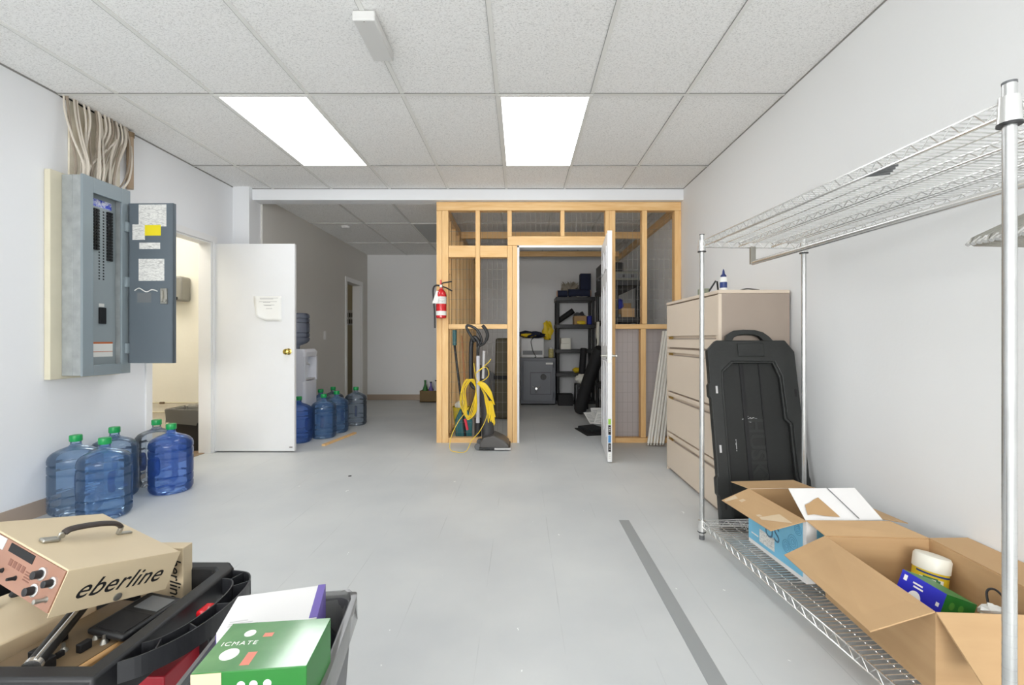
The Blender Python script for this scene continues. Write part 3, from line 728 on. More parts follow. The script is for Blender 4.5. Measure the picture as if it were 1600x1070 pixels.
for i in range(12):
    a = rc.uniform(-.035,.03); w_ = .02+.006*i
    cd.tube(curve3([(-.50+a,4.59-.004*i,.70),(-.55+a*.5-w_*.3,4.58-.004*i,.60),(-.565+a,4.58-.004*i,.45),(-.53,4.58-.004*i,.32+rc.uniform(-.02,.02)),(-.47+a,4.58-.004*i,.38),(-.45,4.59,.60)], 6, True),  .0034, 6)
for i in range(14):
    e_ = i*.016
    cd.tube(curve3([(-.43,4.57-.004*i,.66),(-.36,4.565-.004*i,.66-e_*.3),(-.29+e_*.15,4.56-.003*i,.56-e_*.5),(-.275-e_*.2,4.56,.42+e_*.3),(-.255-e_*.35,4.565,.27+rc.uniform(-.03,.1)),(-.31-e_*.2,4.565,.46),(-.38,4.57,.60)], 6, True),  .0034, 6)
cd.tube(curve3([(-.47,4.58,.86),(-.445,4.575,.70),(-.39,4.565,.68),(-.32,4.56,.74),(-.35,4.56,.82),(-.45,4.565,.76),(-.33,4.56,.86),(-.30,4.565,.90)], 6),  .0034, 6)
cd.tube(curve3([(-.42,4.56,.66),(-.345,4.545,.50),(-.335,4.545,.35),(-.40,4.53,.20),(-.48,4.50,.11),(-.53,4.46,.012),(-.62,4.44,.008),(-.69,4.47,.03),(-.68,4.50,.15),(-.62,4.53,.28),(-.56,4.56,.36),(-.52,4.58,.42)], 8),  .0034, 6)
cd.build('power_cord', M_ycord, t)
MB().tube([(-.56,4.60,.30),(-.535,4.60,.19)], .013, 10).build('plug', mat('pink_plug', (210,50,70), .4), t)

# ---------------------------------------------------------------- things in the left bay of the cage
t = thing('push_broom', 'broom with a teal head upside down in the cage corner', 'broom', (0,0,0))
MB().box(-.755, -.715, 5.06, 5.12, 1.03, 1.20).build('bristle_head', M_teal, t, bevel=.006)
MB().tube([(-.735,5.09,1.03),(-.62,5.12,.02)], .013, 10).build('handle', M_black, t)
t = thing('wooden_pole', 'plain wooden tool handle standing behind the mesh in the cage corner', 'tool handle', (0,0,0))
MB().tube([(-.69,5.35,1.14),(-.60,5.22,.02)], [.010,.014], 10).build('pole', mat('worn_handle_wood', (190,130,80), .5), t)
t = thing('yellow_bucket', 'yellow bucket half hidden behind the lower mesh in the cage', 'bucket', (-.70, 5.38, .0))
MB().lathe([(.07,0),(.10,.30),(.105,.31),(.098,.31),(.068,.01)], 24).build('pail', mat('bucket_yellow', (226,204,60), .4), t)
MB().blob((0,0,.32), (.07,.07,.06), 3).build('rag', M_cream2, t)
t = thing('dustpan', 'teal plastic dustpan standing on its edge inside the cage', 'dustpan', (-.64, 5.14, 0))
dp = MB(); dp.prism([(-.09,.0),(.09,0),(.10,.18),(.05,.30),(-.04,.32),(-.095,.2)], -.02, .02, T=Matrix(((1,0,0,0),(0,0,1,0),(0,1,0,.0),(0,0,0,1)))); dp.build('pan', M_teal, t, bevel=.008)
MB().tube([(0,0,.30),(.01,0,.42)], .014, 10).build('handle', M_teal, t)
# furniture farther back seen through the mesh
t = thing('folded_mat', 'olive padded mat leaning upright in the cage behind the vacuum', 'padded mat', (-.24, 6.35, 0), R(-8))
sl = MB(frame((0,0,0), (1,0,0), (0,.98,-.1))); sl.box(-.13, .17, -.05, .05, 0.0, 1.12); o_ = sl.build('pad', M_olive, t, bevel=.03)
MB().box(-.125, .165, -.065, -.05, .55, .60).build('strap', M_blackm, t)
t = thing('grey_board', 'grey board leaning sideways in the cage behind the vacuum', 'board', (-.45, 6.9, 0))
MB().slab((-.25,0,.10),(.35,0,.02),(.30,.12,.42),(-.22,.12,.74), .02).build('panel', M_greyp, t)
t = thing('dark_bag', 'dark cloth bag on the floor left of the safe', 'bag', (-.22, 7.55, .09))
MB().blob((0,0,0), (.13,.12,.09), 8).build('cloth', M_blackm, t)

# safe
t = thing('safe', 'dark grey safe with a dial and spoked handle in the cage', 'safe', (.285, 7.70, 0))
MB().box(-.295, .295, 0, .55, .02, .79).build('body', M_safe, t, bevel=.006)
MB().box(-.29, .29, .02, .53, 0, .02).build('base', M_blackm, t)
dr = MB().box(-.25, .25, -.022, 0, .07, .74).build('door', mat('safe_door', (98,102,110), .38), t, bevel=.005)
MB().ring([(-.13,.18),(.22,.18),(.22,.55),(-.13,.55)], [(-.122,.188),(.212,.188),(.212,.542),(-.122,.542)], .022, .026, T=Matrix(((1,0,0,0),(0,0,-1,0),(0,1,0,0),(0,0,0,1)))).build('inset_line', M_black, dr, smooth=False)
MB().cyl((.09,-.022,.47),(.09,-.055,.47), .05, .045, 28).build('dial', M_black, dr)
h = MB(); h.cyl((-.03,-.022,.28),(-.03,-.07,.28), .02)
for a in (R(30), R(150), R(270)): h.tube([(-.03,-.06,.28),(-.03+.075*math.cos(a),-.06,.28+.075*math.sin(a))], .008, 8)
h.build('spoked_handle', M_chrome, dr)
MB().box(.13, .25, -.026, -.022, .68, .71).build('name_plate', M_paper, dr)
for z in (.12, .62): MB().cyl((.262,-.012,z),(.262,-.012,z+.1), .014).build('hinge', M_safe, t)
t = thing('printer', 'white box-shaped printer standing on the safe', 'printer', (.20, 7.72, .79))
MB().box(-.20, .19, 0, .38, 0, .33).build('housing', M_lgrey, t, bevel=.012)
MB().box(-.17, .16, -.004, 0, .05, .12).build('paper_slot', M_greyp, t)
cb_ = MB(); cb_.tube(curve3([(.02,-.02,.34),(-.03,-.03,.28),(.0,-.03,.12),(.05,-.03,.02),(.03,-.06,.01)]), .006, 6); tag(cb_.build('cable', M_black, t), 'black cable hanging in front')
t = thing('cloth_heap', 'dark cloth heap with a yellow strap lying on the printer', 'cloth', (.18, 7.9, 1.18))
MB().blob((0,0,.0), (.24,.16,.055), 11, 18, .35).build('cloth', M_navy, t)
MB().blob((-.06,-.13,-.01), (.12,.04,.03), 12, 14, .3).build('strap', M_ycord, t)
t = thing('yellow_bag', 'bright yellow bag standing behind the printer', 'bag', (.46, 8.0, 1.19))
MB().blob((0,0,.06), (.085,.08,.15), 15, 16, .45).build('cloth', M_ycord, t)
t = thing('glass_jar', 'small glass jar of yellow bits on the safe', 'jar', (.51, 7.80, .79))
MB().lathe([(.04,0),(.045,.01),(.045,.13),(.035,.15)], 20).build('jar', mat('jar_contents', (190,180,120), .3, noise=(60,.3)), t)
MB().cyl((0,0,.15),(0,0,.175), .038).build('lid', M_lgrey, t)

# ---------------------------------------------------------------- black plastic shelving
def shelving(name, label, x0, x1, y0, y1, zs):
    t = thing(name, label, 'shelving unit', ((x0+x1)/2, (y0+y1)/2, 0)); a, b = (x1-x0)/2, (y1-y0)/2
    for sx in (-1, 1):
        for sy in (-1, 1): MB().cyl((sx*(a-.035), sy*(b-.035), 0), (sx*(a-.035), sy*(b-.035), zs[-1]-.001), .026, n=12).build('post', M_black, t)
    for z in zs:
        q = MB(); q.box(-a, a, -b, b, z-.065, z)
        o = q.build('shelf', M_black, t, bevel=.006)
    return t
shelving('shelving_unit', 'black plastic shelving unit against the rear wall beside the safe', .595, 1.265, 7.80, 8.28, (.06, .53, .93, 1.355, 1.82))
shelving('shelving_unit', 'black plastic shelving unit along the right side, seen through the mesh', 1.14, 1.47, 5.62, 7.1, (.06, .45, .90, 1.37, 1.82))
def simple_box(name, label, cat, x0, x1, y0, y1, z0, z1, m, group=None, bev=.003, part=None):
    t = thing(name, label, cat, ((x0+x1)/2, (y0+y1)/2, z0), 0, group); a, b, h = (x1-x0)/2, (y1-y0)/2, z1-z0
    MB().box(-a, a, -b, b, 0, h).build(part or 'body', m, t, bevel=bev); return t
t = thing('rolled_sleeping_bag', 'large rolled dark sleeping bag on top of the rear shelving', 'sleeping bag', (1.02, 7.95, 1.895))
MB().cyl((-.20,0,0),(.17,0,0), .072, n=20).build('roll', M_navy, t); MB().cyl((.17,0,0),(.19,0,0), .07, .05, 20).build('roll_end', mat('peach_foam', (214,178,150), .8), t)
MB().blob((-.02,0,-.055), (.2,.05,.014), 2).build('edge', M_cream2, t)
t = thing('rolled_sleeping_bag', 'small rolled dark sleeping bag at the corner of the rear shelving top', 'sleeping bag', (.69, 7.95, 1.885))
MB().cyl((-.06,0,0),(.11,0,0), .062, n=20).build('roll', M_navy, t); MB().cyl((-.06,0,0),(-.075,0,0), .06, .045, 20).build('roll_end', MATS['peach_foam'], t)
t = thing('furry_bundle', 'shaggy grey bundle piled on the sleeping bags', 'bundle', (.86, 8.08, 1.97))
bl = MB(); bl.blob((0,0,0), (.14,.10,.11), 21, 18, .4)
for i in range(160):
    a = rc.uniform(0, 6.28); h_ = rc.uniform(-.06,.09); bl.tube([(.10*math.cos(a), .07*math.sin(a), h_), (.16*math.cos(a), .10*math.sin(a), h_+rc.uniform(.0,.07))], [.006,.001], 4)
bl.build('fur', mat('grey_fur', (150,142,128), .9), t)
t = simple_box('dark_case', 'upright navy box on top of the rear shelving', 'case', 1.04, 1.22, 8.02, 8.2, 1.82, 2.25, M_navy)
t = simple_box('hard_case', 'big black hard case on top of the side shelving, partly behind the door', 'case', 1.15, 1.45, 6.5, 7.05, 1.82, 2.19, M_black, bev=.015, part='shell')
MB().box(-.155, -.15, -.25, .25, .17, .20).build('seam', M_greyp, t); MB().box(-.165, -.15, -.05, .05, .13, .16).build('latch', M_greyp, t)
t = simple_box('hard_case', 'grey-green hard case on top of the side shelving, seen through the mesh', 'case', 1.16, 1.45, 5.66, 6.2, 1.82, 1.935, mat('case_olive', (110,110,100), .5), bev=.012, part='shell')
MB().box(-.13, .13, -.28, -.275, .03, .085).build('front_panel', M_greyp, t)
for xx in (-.06, .05): MB().box(xx, xx+.03, -.285, -.27, .04, .075).build('latch', M_black, t)
simple_box('cardboard_box', 'small open cardboard box on the side shelving behind the mesh', 'box', 1.24, 1.40, 5.66, 5.95, 1.37, 1.48, M_card)
simple_box('cardboard_box', 'tilted cardboard box at the back of the side shelving', 'box', 1.17, 1.44, 6.0, 6.3, 1.37, 1.57, M_cardi)
t = thing('blue_cloth', 'blue and purple cloth lump on the side shelving', 'cloth', (1.25, 5.85, 1.54)); MB().blob((0,0,0), (.05,.06,.075), 31).build('cloth', M_bluecloth, t)
simple_box('plastic_tray', 'grey tray lying on the side shelving beside the cardboard box', 'tray', 1.15, 1.232, 5.66, 5.9, 1.37, 1.41, M_greyp)
# on the rear shelving
t = thing('black_tube', 'black tube lying tilted on the second shelf', 'tube', (.76, 8.0, 1.50)); MB().tube([(-.14,0,-.10),(.15,0,.10)], [.045,.05], 14).build('tube', M_blackm, t)
t = simple_box('cardboard_box', 'open cardboard box with wires on the second rear shelf', 'box', .91, 1.12, 7.84, 8.1, 1.355, 1.50, M_cardi, part='carton')
MB().blob((0,0,.165), (.09,.09,.04), 40, 16, .6).build('loose_wires', M_greyp, t)
t = thing('yellow_bag', 'flat yellow bag in front of the cardboard box on the second shelf', 'bag', (1.03, 7.82, 1.385)); MB().blob((0,0,0), (.075,.02,.03), 41).build('cloth', M_ycord, t)
simple_box('storage_bin', 'small dark blue bin on the second rear shelf', 'bin', 1.135, 1.25, 7.84, 8.1, 1.355, 1.50, M_bluecloth, bev=.01)
simple_box('white_carton', 'lower of two small white cartons on the middle rear shelf', 'carton', .68, .85, 7.84, 8.02, .93, 1.025, M_cream2)
simple_box('white_carton', 'upper of two small white cartons on the middle rear shelf', 'carton', .685, .85, 7.84, 8.02, 1.026, 1.12, M_cream2)
t = thing('yellow_bag', 'crumpled yellow bag on the fourth rear shelf', 'bag', (.96, 7.88, .572)); MB().blob((0,0,0), (.075,.06,.045), 44).build('cloth', M_ycord, t)
simple_box('black_box', 'black box on the floor under the rear shelving', 'box', .62, .86, 7.60, 7.79, 0, .19, M_blackm)
t = simple_box('tool_case', 'black and grey tool case standing beside the rear shelving', 'tool case', .86, 1.06, 7.22, 7.42, 0, .40, M_black, bev=.012, part='shell')
MB().box(-.05, .03, -.105, -.10, .18, .34).build('grey_patch', M_lgrey, t); MB().box(-.10, -.085, -.102, .1, .02, .38).build('side_band', M_greyp, t)
t = thing('white_rags', 'white rags heaped on the tool case', 'rags', (.96, 7.32, .47)); MB().blob((0,0,0), (.09,.08,.075), 51, 14, .3).build('cloth', M_cream2, t)
t = thing('long_black_bag', 'long black bag leaning from the cage floor to the shelving', 'bag', (0,0,0))
MB().tube(curve3([(.83,6.50,.075),(.88,6.38,.35),(.97,6.20,.70),(1.045,6.05,.98)], 5), [.07]+[.088]*13+[.085,.07], 18).build('sleeve', M_blackm, t)
t = thing('black_roll', 'slimmer black roll standing behind the long black bag', 'roll', (0,0,0))
MB().tube([(.985,7.50,.02),(1.0,7.55,.5),(1.04,7.62,.95)], .055, 14).build('roll', mat('black_roll_cloth', (26,26,30), .7), t)
t = thing('hanging_rag', 'white rag hanging on the side shelving beside the door', 'rag', (0,0,0))
MB().tube(curve3([(1.085,6.45,1.34),(1.075,6.44,1.18),(1.08,6.44,1.05),(1.065,6.44,.98)], 5), [.045]*8+[.03]*8, 10, flat=.5).build('cloth', M_cream2, t)
for i, (x, y, a, z, l) in enumerate(((.96,5.98,.4,.004,'lowest white paper sheet on the cage floor'), (1.0,5.88,-.5,.012,'middle white paper sheet on the cage floor'), (1.03,6.10,.1,.02,'topmost white paper sheet on the cage floor'))):
    t = thing('paper_sheet', l, 'paper', (x, y, z), a)
    MB(Matrix.Rotation(R(38+5*i), 4, 'X')).box(-.075, .075, 0, .20, 0, .002).build('sheet', M_paper, t)
    lm = MB(Matrix.Rotation(R(38+5*i), 4, 'X'))
    for k_ in range(6): lm.box(-.055, .05-.008*k_, .03+.024*k_, .034+.024*k_, .002, .0024)
    lm.build('printed_lines', M_ink, t, smooth=False)
t = thing('black_folder', 'large flat black folder on the cage floor near the door', 'folder', (.83, 5.45, 0), R(12))
MB().box(-.13, .17, -.22, .22, 0, .012).build('cover', M_blackm, t, bevel=.003)
t = thing('black_folder', 'smaller black folder lying on the large flat one', 'folder', (.85, 5.52, .013), R(25))
MB().box(-.10, .12, -.15, .15, 0, .03).build('cover', mat('folder_grey', (34,36,38), .6), t, bevel=.004)

# crate of bottles at the rear wall
t = thing('crate', 'brown wooden crate against the rear wall beside the cage', 'crate', (-1.62, 8.17, 0))
q = MB(); q.ring([(-.15,-.14),(.17,-.14),(.17,.14),(-.15,.14)], [(-.135,-.125),(.155,-.125),(.155,.125),(-.135,.125)], 0, .20); q.box(-.15,.17,-.14,.14,0,.015)
q.build('box', mat('crate_brown', (112,92,58), .7), t)
for i, (x, m_, h, l) in enumerate(((-1.70, M_green, .36, 'green bottle standing in the brown crate'), (-1.60, M_purple, .33, 'purple-labelled bottle in the brown crate'), (-1.51, M_lgrey, .36, 'white and purple bottle in the brown crate'))):
    t = thing('cleaner_bottle', l, 'bottle', (x, 8.16, .016)); MB().lathe([(.036,0),(.04,.02),(.04,h*.6),(.016,h*.8),(.016,h*.95)], 16).build('bottle', m_, t)
    MB().cyl((0,0,h*.95),(0,0,h), .02).build('cap', M_navy if i else M_green, t)

# ---------------------------------------------------------------- light tubes leaning behind the cabinet
for i in range(6):
    t = thing('light_tube', 'one of the long pale light tubes leaning between cage and cabinet', 'tube', (0,0,0), 0, 'pale tubes leaning beside the cabinet')
    bx = 1.30+.031*i; p0 = Vector((bx, 4.70+.01*(i % 2), .014)); p1 = Vector((1.50+.0285*i, 4.825, 1.20))
    MB().tube([p0+(p1-p0)*.015, p0+(p1-p0)*.985], .0135, 12).build('tube', mat('tube_white', (232,229,220), .3), t)
    MB().tube([p0, p0+(p1-p0)*.016], .0138, 12).build('end_cap', M_steel, t)

# ---------------------------------------------------------------- file cabinet
t = thing('filing_cabinet', 'beige four-drawer lateral filing cabinet against the right wall', 'filing cabinet', (1.24, 2.885, 0))
D, W, H = .448, 1.02, 1.405
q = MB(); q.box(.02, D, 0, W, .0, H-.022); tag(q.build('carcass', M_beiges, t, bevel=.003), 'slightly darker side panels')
MB().box(-.004, D, -.002, W+.002, H-.022, H).build('top', M_beige, t, bevel=.004)
MB().box(0, .02, 0, .012, .0, H-.024).build('front_stile', M_beige, t); MB().box(0, .02, W-.012, W, .0, H-.024).build('front_stile', M_beige, t)
for z0, z1, up in ((.025,.315,True),(.328,.655,True),(.668,1.015,True),(1.03,1.375,False)):
    dr = MB(); gy = (z1-.052, z1-.030) if up else (z0+.065, z0+.090)
    dr.box(.0, .02, .015, W-.015, z0, gy[0]); dr.box(.0, .02, .015, W-.015, gy[1], z1); dr.box(.014, .02, .015, W-.015, gy[0], gy[1])
    dr.box(.0, .02, .015, .035, gy[0], gy[1])
    o = dr.build('drawer', M_beige, t, bevel=.002)
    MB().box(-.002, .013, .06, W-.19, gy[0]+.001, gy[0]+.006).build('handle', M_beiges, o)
    MB().box(-.002, .0, W-.16, W-.06, gy[0]+.002, gy[1]-.002).build('label_holder', M_brass, o)
t = thing('spray_bottle', 'white spray bottle with blue cap on the filing cabinet', 'bottle', (1.30, 2.95, 1.405))
MB().lathe([(.001,0),(.021,0),(.022,.004),(.022,.075),(.019,.088)], 20).build('bottle', M_paper, t)
MB().lathe([(.0225,.018),(.0225,.055)], 20, cap=False).build('blue_label', mat('label_blue', (40,60,120), .4), t)
MB().lathe([(.018,.088),(.018,.098),(.009,.108),(.006,.128),(.002,.14)], 16).build('cap', mat('cap_blue', (30,48,110), .35), t)
t = thing('binder_clip', 'black wedge-shaped clip standing on the filing cabinet', 'clip', (1.26, 3.0, 1.405), R(10))
q = MB(); q.tube([(-.035,0,.003),(.012,0,.07),(.022,0,.068),(.03,0,.003)], .006, 6); q.build('frame', M_black, t)
simple_box('small_green_box', 'small grey-green box at the edge of the filing cabinet top', 'box', 1.245, 1.30, 3.16, 3.24, 1.405, 1.445, mat('grey_green', (140,145,125), .5))
t = thing('flat_strap', 'thin black strap lying on the filing cabinet top', 'strap', (1.45, 2.93, 1.405))
MB().tube(curve3([(-.05,0,.002),(.0,.01,.012),(.07,0,.003)]), .004, 6).build('strap', M_black, t)

# ---------------------------------------------------------------- black tool box lid leaning on the cabinet
lean = math.atan2(.215, 1.14)
LM = Matrix.Translation((1.405, 2.625, .002)) @ Matrix.Rotation(-lean, 4, 'X') @ Matrix(((1,0,0,0),(0,0,1,0),(0,1,0,0),(0,0,0,1)))
# local: x across, y up along the lid, z away from the viewer
t = thing('toolbox_lid', 'large black plastic tool chest lid leaning against the filing cabinet', 'lid', (0,0,0))
HL = 1.10
outer = [(-.268,0),(.268,0),(.268,.28),(.262,.30),(.262,.60),(.258,.62),(.255,HL-.07),(.205,HL),(-.215,HL),(-.272,HL-.06),(-.272,.84),(-.282,.83),(-.282,.76),(-.272,.75),(-.268,.30),(-.278,.29),(-.278,.2),(-.268,.19)]
inner = [(-.20,.06),(.21,.06),(.21,.27),(.20,.30),(.20,.60),(.17,.63),(.165,HL-.22),(.13,HL-.13),(-.13,HL-.13),(-.195,HL-.19),(-.20,.84),(-.20,.83),(-.20,.76),(-.20,.75),(-.20,.30),(-.20,.29),(-.20,.2),(-.20,.19)]
MB(LM).ring(outer, inner, -.028, .015).build('rim', M_blacks, t, bevel=.005)
ring2 = [(a*1.012, b+(.004 if b > .5 else -.004)) for a, b in inner]
inn2 = [(a*.93, b*.985+.005) for a, b in inner]
MB(LM).ring(ring2, inn2, -.020, .010).build('inner_step', M_blacks, t, bevel=.004)
MB(LM).prism([(a*1.0, b) for a, b in inner], .004, .014).build('inner_panel', M_lidin, t)
q = MB(LM)
for x0 in (-.07, .045): q.box(x0-.004, x0+.004, .07, HL-.14, -.001, .005)
q.box(-.075,-.05,.07,HL-.14,.000,.005)
q.build('groove', M_blackm, t, bevel=.001)
arch = [(-.155,HL-.005),(-.145,HL+.035),(-.10,HL+.062),(-.04,HL+.068),(.03,HL+.066),(.08,HL+.052),(.115,HL+.025),(.14,HL-.005)]
ai = [(-.115,HL-.005),(-.10,HL+.02),(-.07,HL+.034),(-.03,HL+.038),(.02,HL+.037),(.05,HL+.028),(.068,HL+.012),(.075,HL-.005)]
MB(LM).add([(x,y,z) for z in (-.022,.012) for x,y in arch+ai[::-1]],
   [tuple(range(16))[::-1], tuple(range(16,32))]+[(i,(i+1)%16,16+(i+1)%16,16+i) for i in range(16)]).build('handle', M_blacks, t, bevel=.004)
MB(LM).box(-.09, .07, HL-.10, HL-.02, -.036, -.026).build('latch_plate', M_blacks, t, bevel=.004)
q = MB(LM)
for (x, y) in ((-.235,.80),(-.24,.455)): q.box(x-.006, x+.006, y-.022, y+.022, -.0295, -.028)
q.build('slot', M_lgrey, t)
q = MB(LM)
for (x, y) in ((.235,.78),(.24,.42),(-.235,.14)): q.box(x-.006, x+.006, y-.022, y+.022, -.0295, -.028)
q.build('slot', M_blackm, t)
text('raised_lettering', 'HUSKY', .13, LM @ Matrix.Translation((-.01, .43, .0035)) @ Matrix(((0,1,0,0),(-1,0,0,0),(0,0,1,0),(0,0,0,1))), mat('lid_letters', (32,34,33), .5), t, 0, .002, .002)
q = MB(LM); rs = random.Random(9)
for i in range(26): 
    x = -.04+rs.gauss(0,.03); y = .63+rs.gauss(0,.006)+(.0 if i < 16 else -.02); q.box(x, x+rs.uniform(.003,.012), y, y+rs.uniform(.001,.004), .0034, .0038)
for i in range(14):
    x = -.05+rs.gauss(0,.025); y = .22+rs.gauss(0,.008); q.box(x, x+rs.uniform(.002,.008), y, y+rs.uniform(.001,.005), .0034, .0038)
for i in range(6): q.box(-.135+rs.uniform(0,.004), -.130, .44+.012*i, .446+.012*i+rs.uniform(0,.006), .0034, .0038)
q.build('scratches', M_lgrey, t, smooth=False)
MB(LM).box(-.075, .035, .10, .125, -.001, .0035).build('label_strip', M_lgrey, t)

# ---------------------------------------------------------------- wire shelving unit
S0 = Vector((.99, 2.515, 0)); S1 = Vector((1.095, 1.03, 0))
u_ = (S1-S0).normalized(); v_ = Vector((-u_.y, u_.x, 0)); LEN = (S1-S0).length; DEP = .585
SM = Matrix(((u_.x, v_.x, 0, S0.x), (u_.y, v_.y, 0, S0.y), (0, 0, 1, 0), (0, 0, 0, 1)))   # local x: towards the viewer, y: towards the wall
rack = thing('wire_shelving_rack', 'chrome wire shelving rack along the right wall', 'wire rack', (0,0,0))
for (a, b) in ((0,0),(LEN,0),(0,DEP),(LEN,DEP)):
    ps = MB(SM); ps.cyl((a,b,.02),(a,b,1.665), .0127, n=20)
    z = .05
    while z < 1.65: ps.tube([(a,b,z),(a,b,z+.0015)], .0130, 20); z += .0254
    o = ps.build('post', mat('post_chrome', (205,206,205), .24, .8, noise=(9,.1)), rack)
    MB(SM).cyl((a,b,0),(a,b,.022), .014, n=16).build('foot', M_greyp, o)
    MB(SM).cyl((a,b,1.663),(a,b,1.668), .0135, n=16).build('post_cap', M_greyp, o)
    for zt in (1.63, .10):
        MB(SM).cyl((a,b,zt-.055),(a,b,zt+.004), .0215, .0190, n=20).build('collar', M_chrome, o)
        MB(SM).cyl((a,b,zt-.060),(a,b,zt-.055), .0225, n=20).build('collar_ring', M_black, o)
def wire_shelf(z):
    o = MB(SM); r = .0028
    def truss(p, q, zz=z, h=.032, n=None):
        p = Vector(p); q = Vector(q); L_ = (q-p).length; n = n or int(L_/.055); 
        o.cyl((p.x,p.y,zz),(q.x,q.y,zz), .0034, n=6); o.cyl((p.x,p.y,zz-h),(q.x,q.y,zz-h), .0034, n=6)
        pts = []
        for i in range(2*n+1):
            c = p.lerp(q, i/(2*n)); pts.append((c.x, c.y, zz-(h if i % 2 else 0)))
        o.tube(pts, .0022, 5)
    truss((0.02,0),(LEN-.02,0)); truss((.02,DEP),(LEN-.02,DEP)); truss((0,.02),(0,DEP-.02)); truss((LEN,.02),(LEN,DEP-.02))
    truss((0,DEP*.36),(LEN,DEP*.36), z-.004, .022); truss((0,DEP*.68),(LEN,DEP*.68), z-.004, .022)
    for f in (.12, .24, .5, .84): o.cyl((0,DEP*f,z-.006),(LEN,DEP*f,z-.006), .0022, n=5)
    x = .02
    while x < LEN-.005: o.cyl((x,0,z-.001),(x,DEP,z-.001), .0020, n=5); x += .0215
    return o.build('wire_shelf', M_chrome, rack)
wire_shelf(1.63); wire_shelf(.10)
# garment rod under the top shelf
q = MB(SM); yr = .28
q.tube([(.015,yr,1.512),(LEN+.02,yr,1.512)], .0125, 14); rod = q.build('garment_rod', M_chrome, rack)
q = MB(SM); q.box(.008, .022, yr-.014, yr+.014, 1.505, 1.60); q.build('rod_bracket', M_steel, rack)
q = MB(SM); q.box(LEN-.01, LEN+.004, yr-.014, yr+.014, 1.505, 1.60); q.build('rod_bracket', M_steel, rack)
# dark grip mark on the top shelf edge
for k_ in range(4):
    q = MB(SM); q.tube([(1.085+.022*k_,.0,1.600),(1.10+.022*k_,.075-.012*k_,1.605)], .0035, 6); q.build('plastic_clip', M_greyp, rack)
# hangers
for i in range(11):
    yy = LEN-.155+.014*i
    t = thing('clothes_hanger', 'thin chrome clothes hanger in the tight row on the garment rod', 'hanger', (0,0,0), 0, 'clothes hangers on the garment rod')
    q = MB(SM @ Matrix.Translation((yy, yr+.0, 0)) @ Matrix.Rotation(rnd.uniform(-.03,.03), 4, 'Z'))
    q.tube(curve3([(0,-.012,1.520),(0,0,1.533),(0,.014,1.520),(0,.008,1.495),(0,0,1.475),(0,0,1.44)], 5), .002, 6)
    q.tube([(0,0,1.44),(0,-.20,1.352),(0,-.205,1.34),(0,-.195,1.334),(0,.195,1.334),(0,.205,1.34),(0,.20,1.352),(0,0,1.44)], .0024, 6)
    q.build('wire', M_steel, t)
    q = MB(SM @ Matrix.Translation((yy, yr, 0))); q.tube([(0,-.208,1.336),(0,-.19,1.352)], .0055, 8); q.tube([(0,-.17,1.336),(0,-.155,1.352)], .0045, 8); q.build('clip', M_chrome, t)

# ---------------------------------------------------------------- big open cardboard box
t = thing('cardboard_box', 'large open brown cardboard box on the bottom wire shelf', 'box', (0,0,0))
ZB, ZT = .103, .333
nl = Vector((1.151,1.276,0)); fl = Vector((1.173,1.77,0)); frr = Vector((1.553,1.748,0)); nr = Vector((1.531,1.254,0))
def at(p, z): return Vector((p.x, p.y, z))
q = MB()
for a, b in ((fl, nl), (nl, nr), (nr, frr), (frr, fl)): q.slab(at(a,ZB), at(b,ZB), at(b,ZT), at(a,ZT), .004)
q.slab(at(nl,ZB), at(nr,ZB), at(frr,ZB), at(fl,ZB), .003)
q.build('walls', M_card, t)
MB().slab((1.173,1.77,ZT),(1.018,1.775,.257),(.970,1.276,.278),(1.151,1.276,ZT), -.004).build('flap', M_card, t)
MB().slab((1.173,1.77,ZT),(1.553,1.748,ZT),(1.487,1.852,.357),(1.152,1.855,.3595), -.004).build('flap', M_card, t)
MB().slab((1.553,1.748,ZT),(1.531,1.254,ZT),(1.690,1.25,.336),(1.692,1.74,.338), -.004).build('flap', M_card, t)
MB().slab((1.151,1.276,ZT),(1.163,1.155,.215),(1.535,1.14,.215),(1.531,1.254,ZT), -.004).build('flap', M_card, t)
mk = MB(); # handling symbols on the left side
def side_pt(s, z): 
    p = fl.lerp(nl, s); return Vector((p.x-.0006, p.y, z))
for s0 in (.03, .075): 
    for (a0,a1,z0,z1) in ((s0,s0+.035,.15,.153),(s0,s0+.035,.185,.188),(s0,s0+.004,.15,.188),(s0+.031,s0+.035,.15,.188),(s0+.012,s0+.024,.158,.178)):
        mk.quad(side_pt(a0,z0), side_pt(a1,z0), side_pt(a1,z1), side_pt(a0,z1))
mk.build('printed_symbols', mat('brown_ink', (120,86,60), .7), t, smooth=False)
# contents
tw = thing('wipes_canister', 'yellow-labelled wipes canister with a white lid in the big box', 'canister', (1.448, 1.645, .118)); tw.rotation_euler = (R(-4), R(11), R(0))
MB().lathe([(.001,0),(.050,0),(.052,.006),(.052,.155)], 32).build('body', M_label_y, tw)
MB().lathe([(.0545,.150),(.0545,.192),(.050,.200),(.03,.203),(.001,.203)], 32).build('lid', M_cream2, tw)
bn = MB(); 
def arcband(mb, r, a0, a1, z0, z1, n=12, tilt=0):
    vs = []
    for i in range(n+1):
        a = a0+(a1-a0)*i/n; vs += [(r*math.cos(a), r*math.sin(a), z0+tilt*i/n), (r*math.cos(a), r*math.sin(a), z1+tilt*i/n)]
    mb.add(vs, [(2*i,2*i+2,2*i+3,2*i+1) for i in range(n)])
arcband(bn, .0526, -PI, -.6, .139, .145, tilt=-.004); bn.build('blue_stripe', mat('stripe_blue', (20,50,130), .4), tw)
bn = MB(); arcband(bn, .0524, -2.9, -1.55, .085, .128); bn.build('white_oval', M_paper, tw)
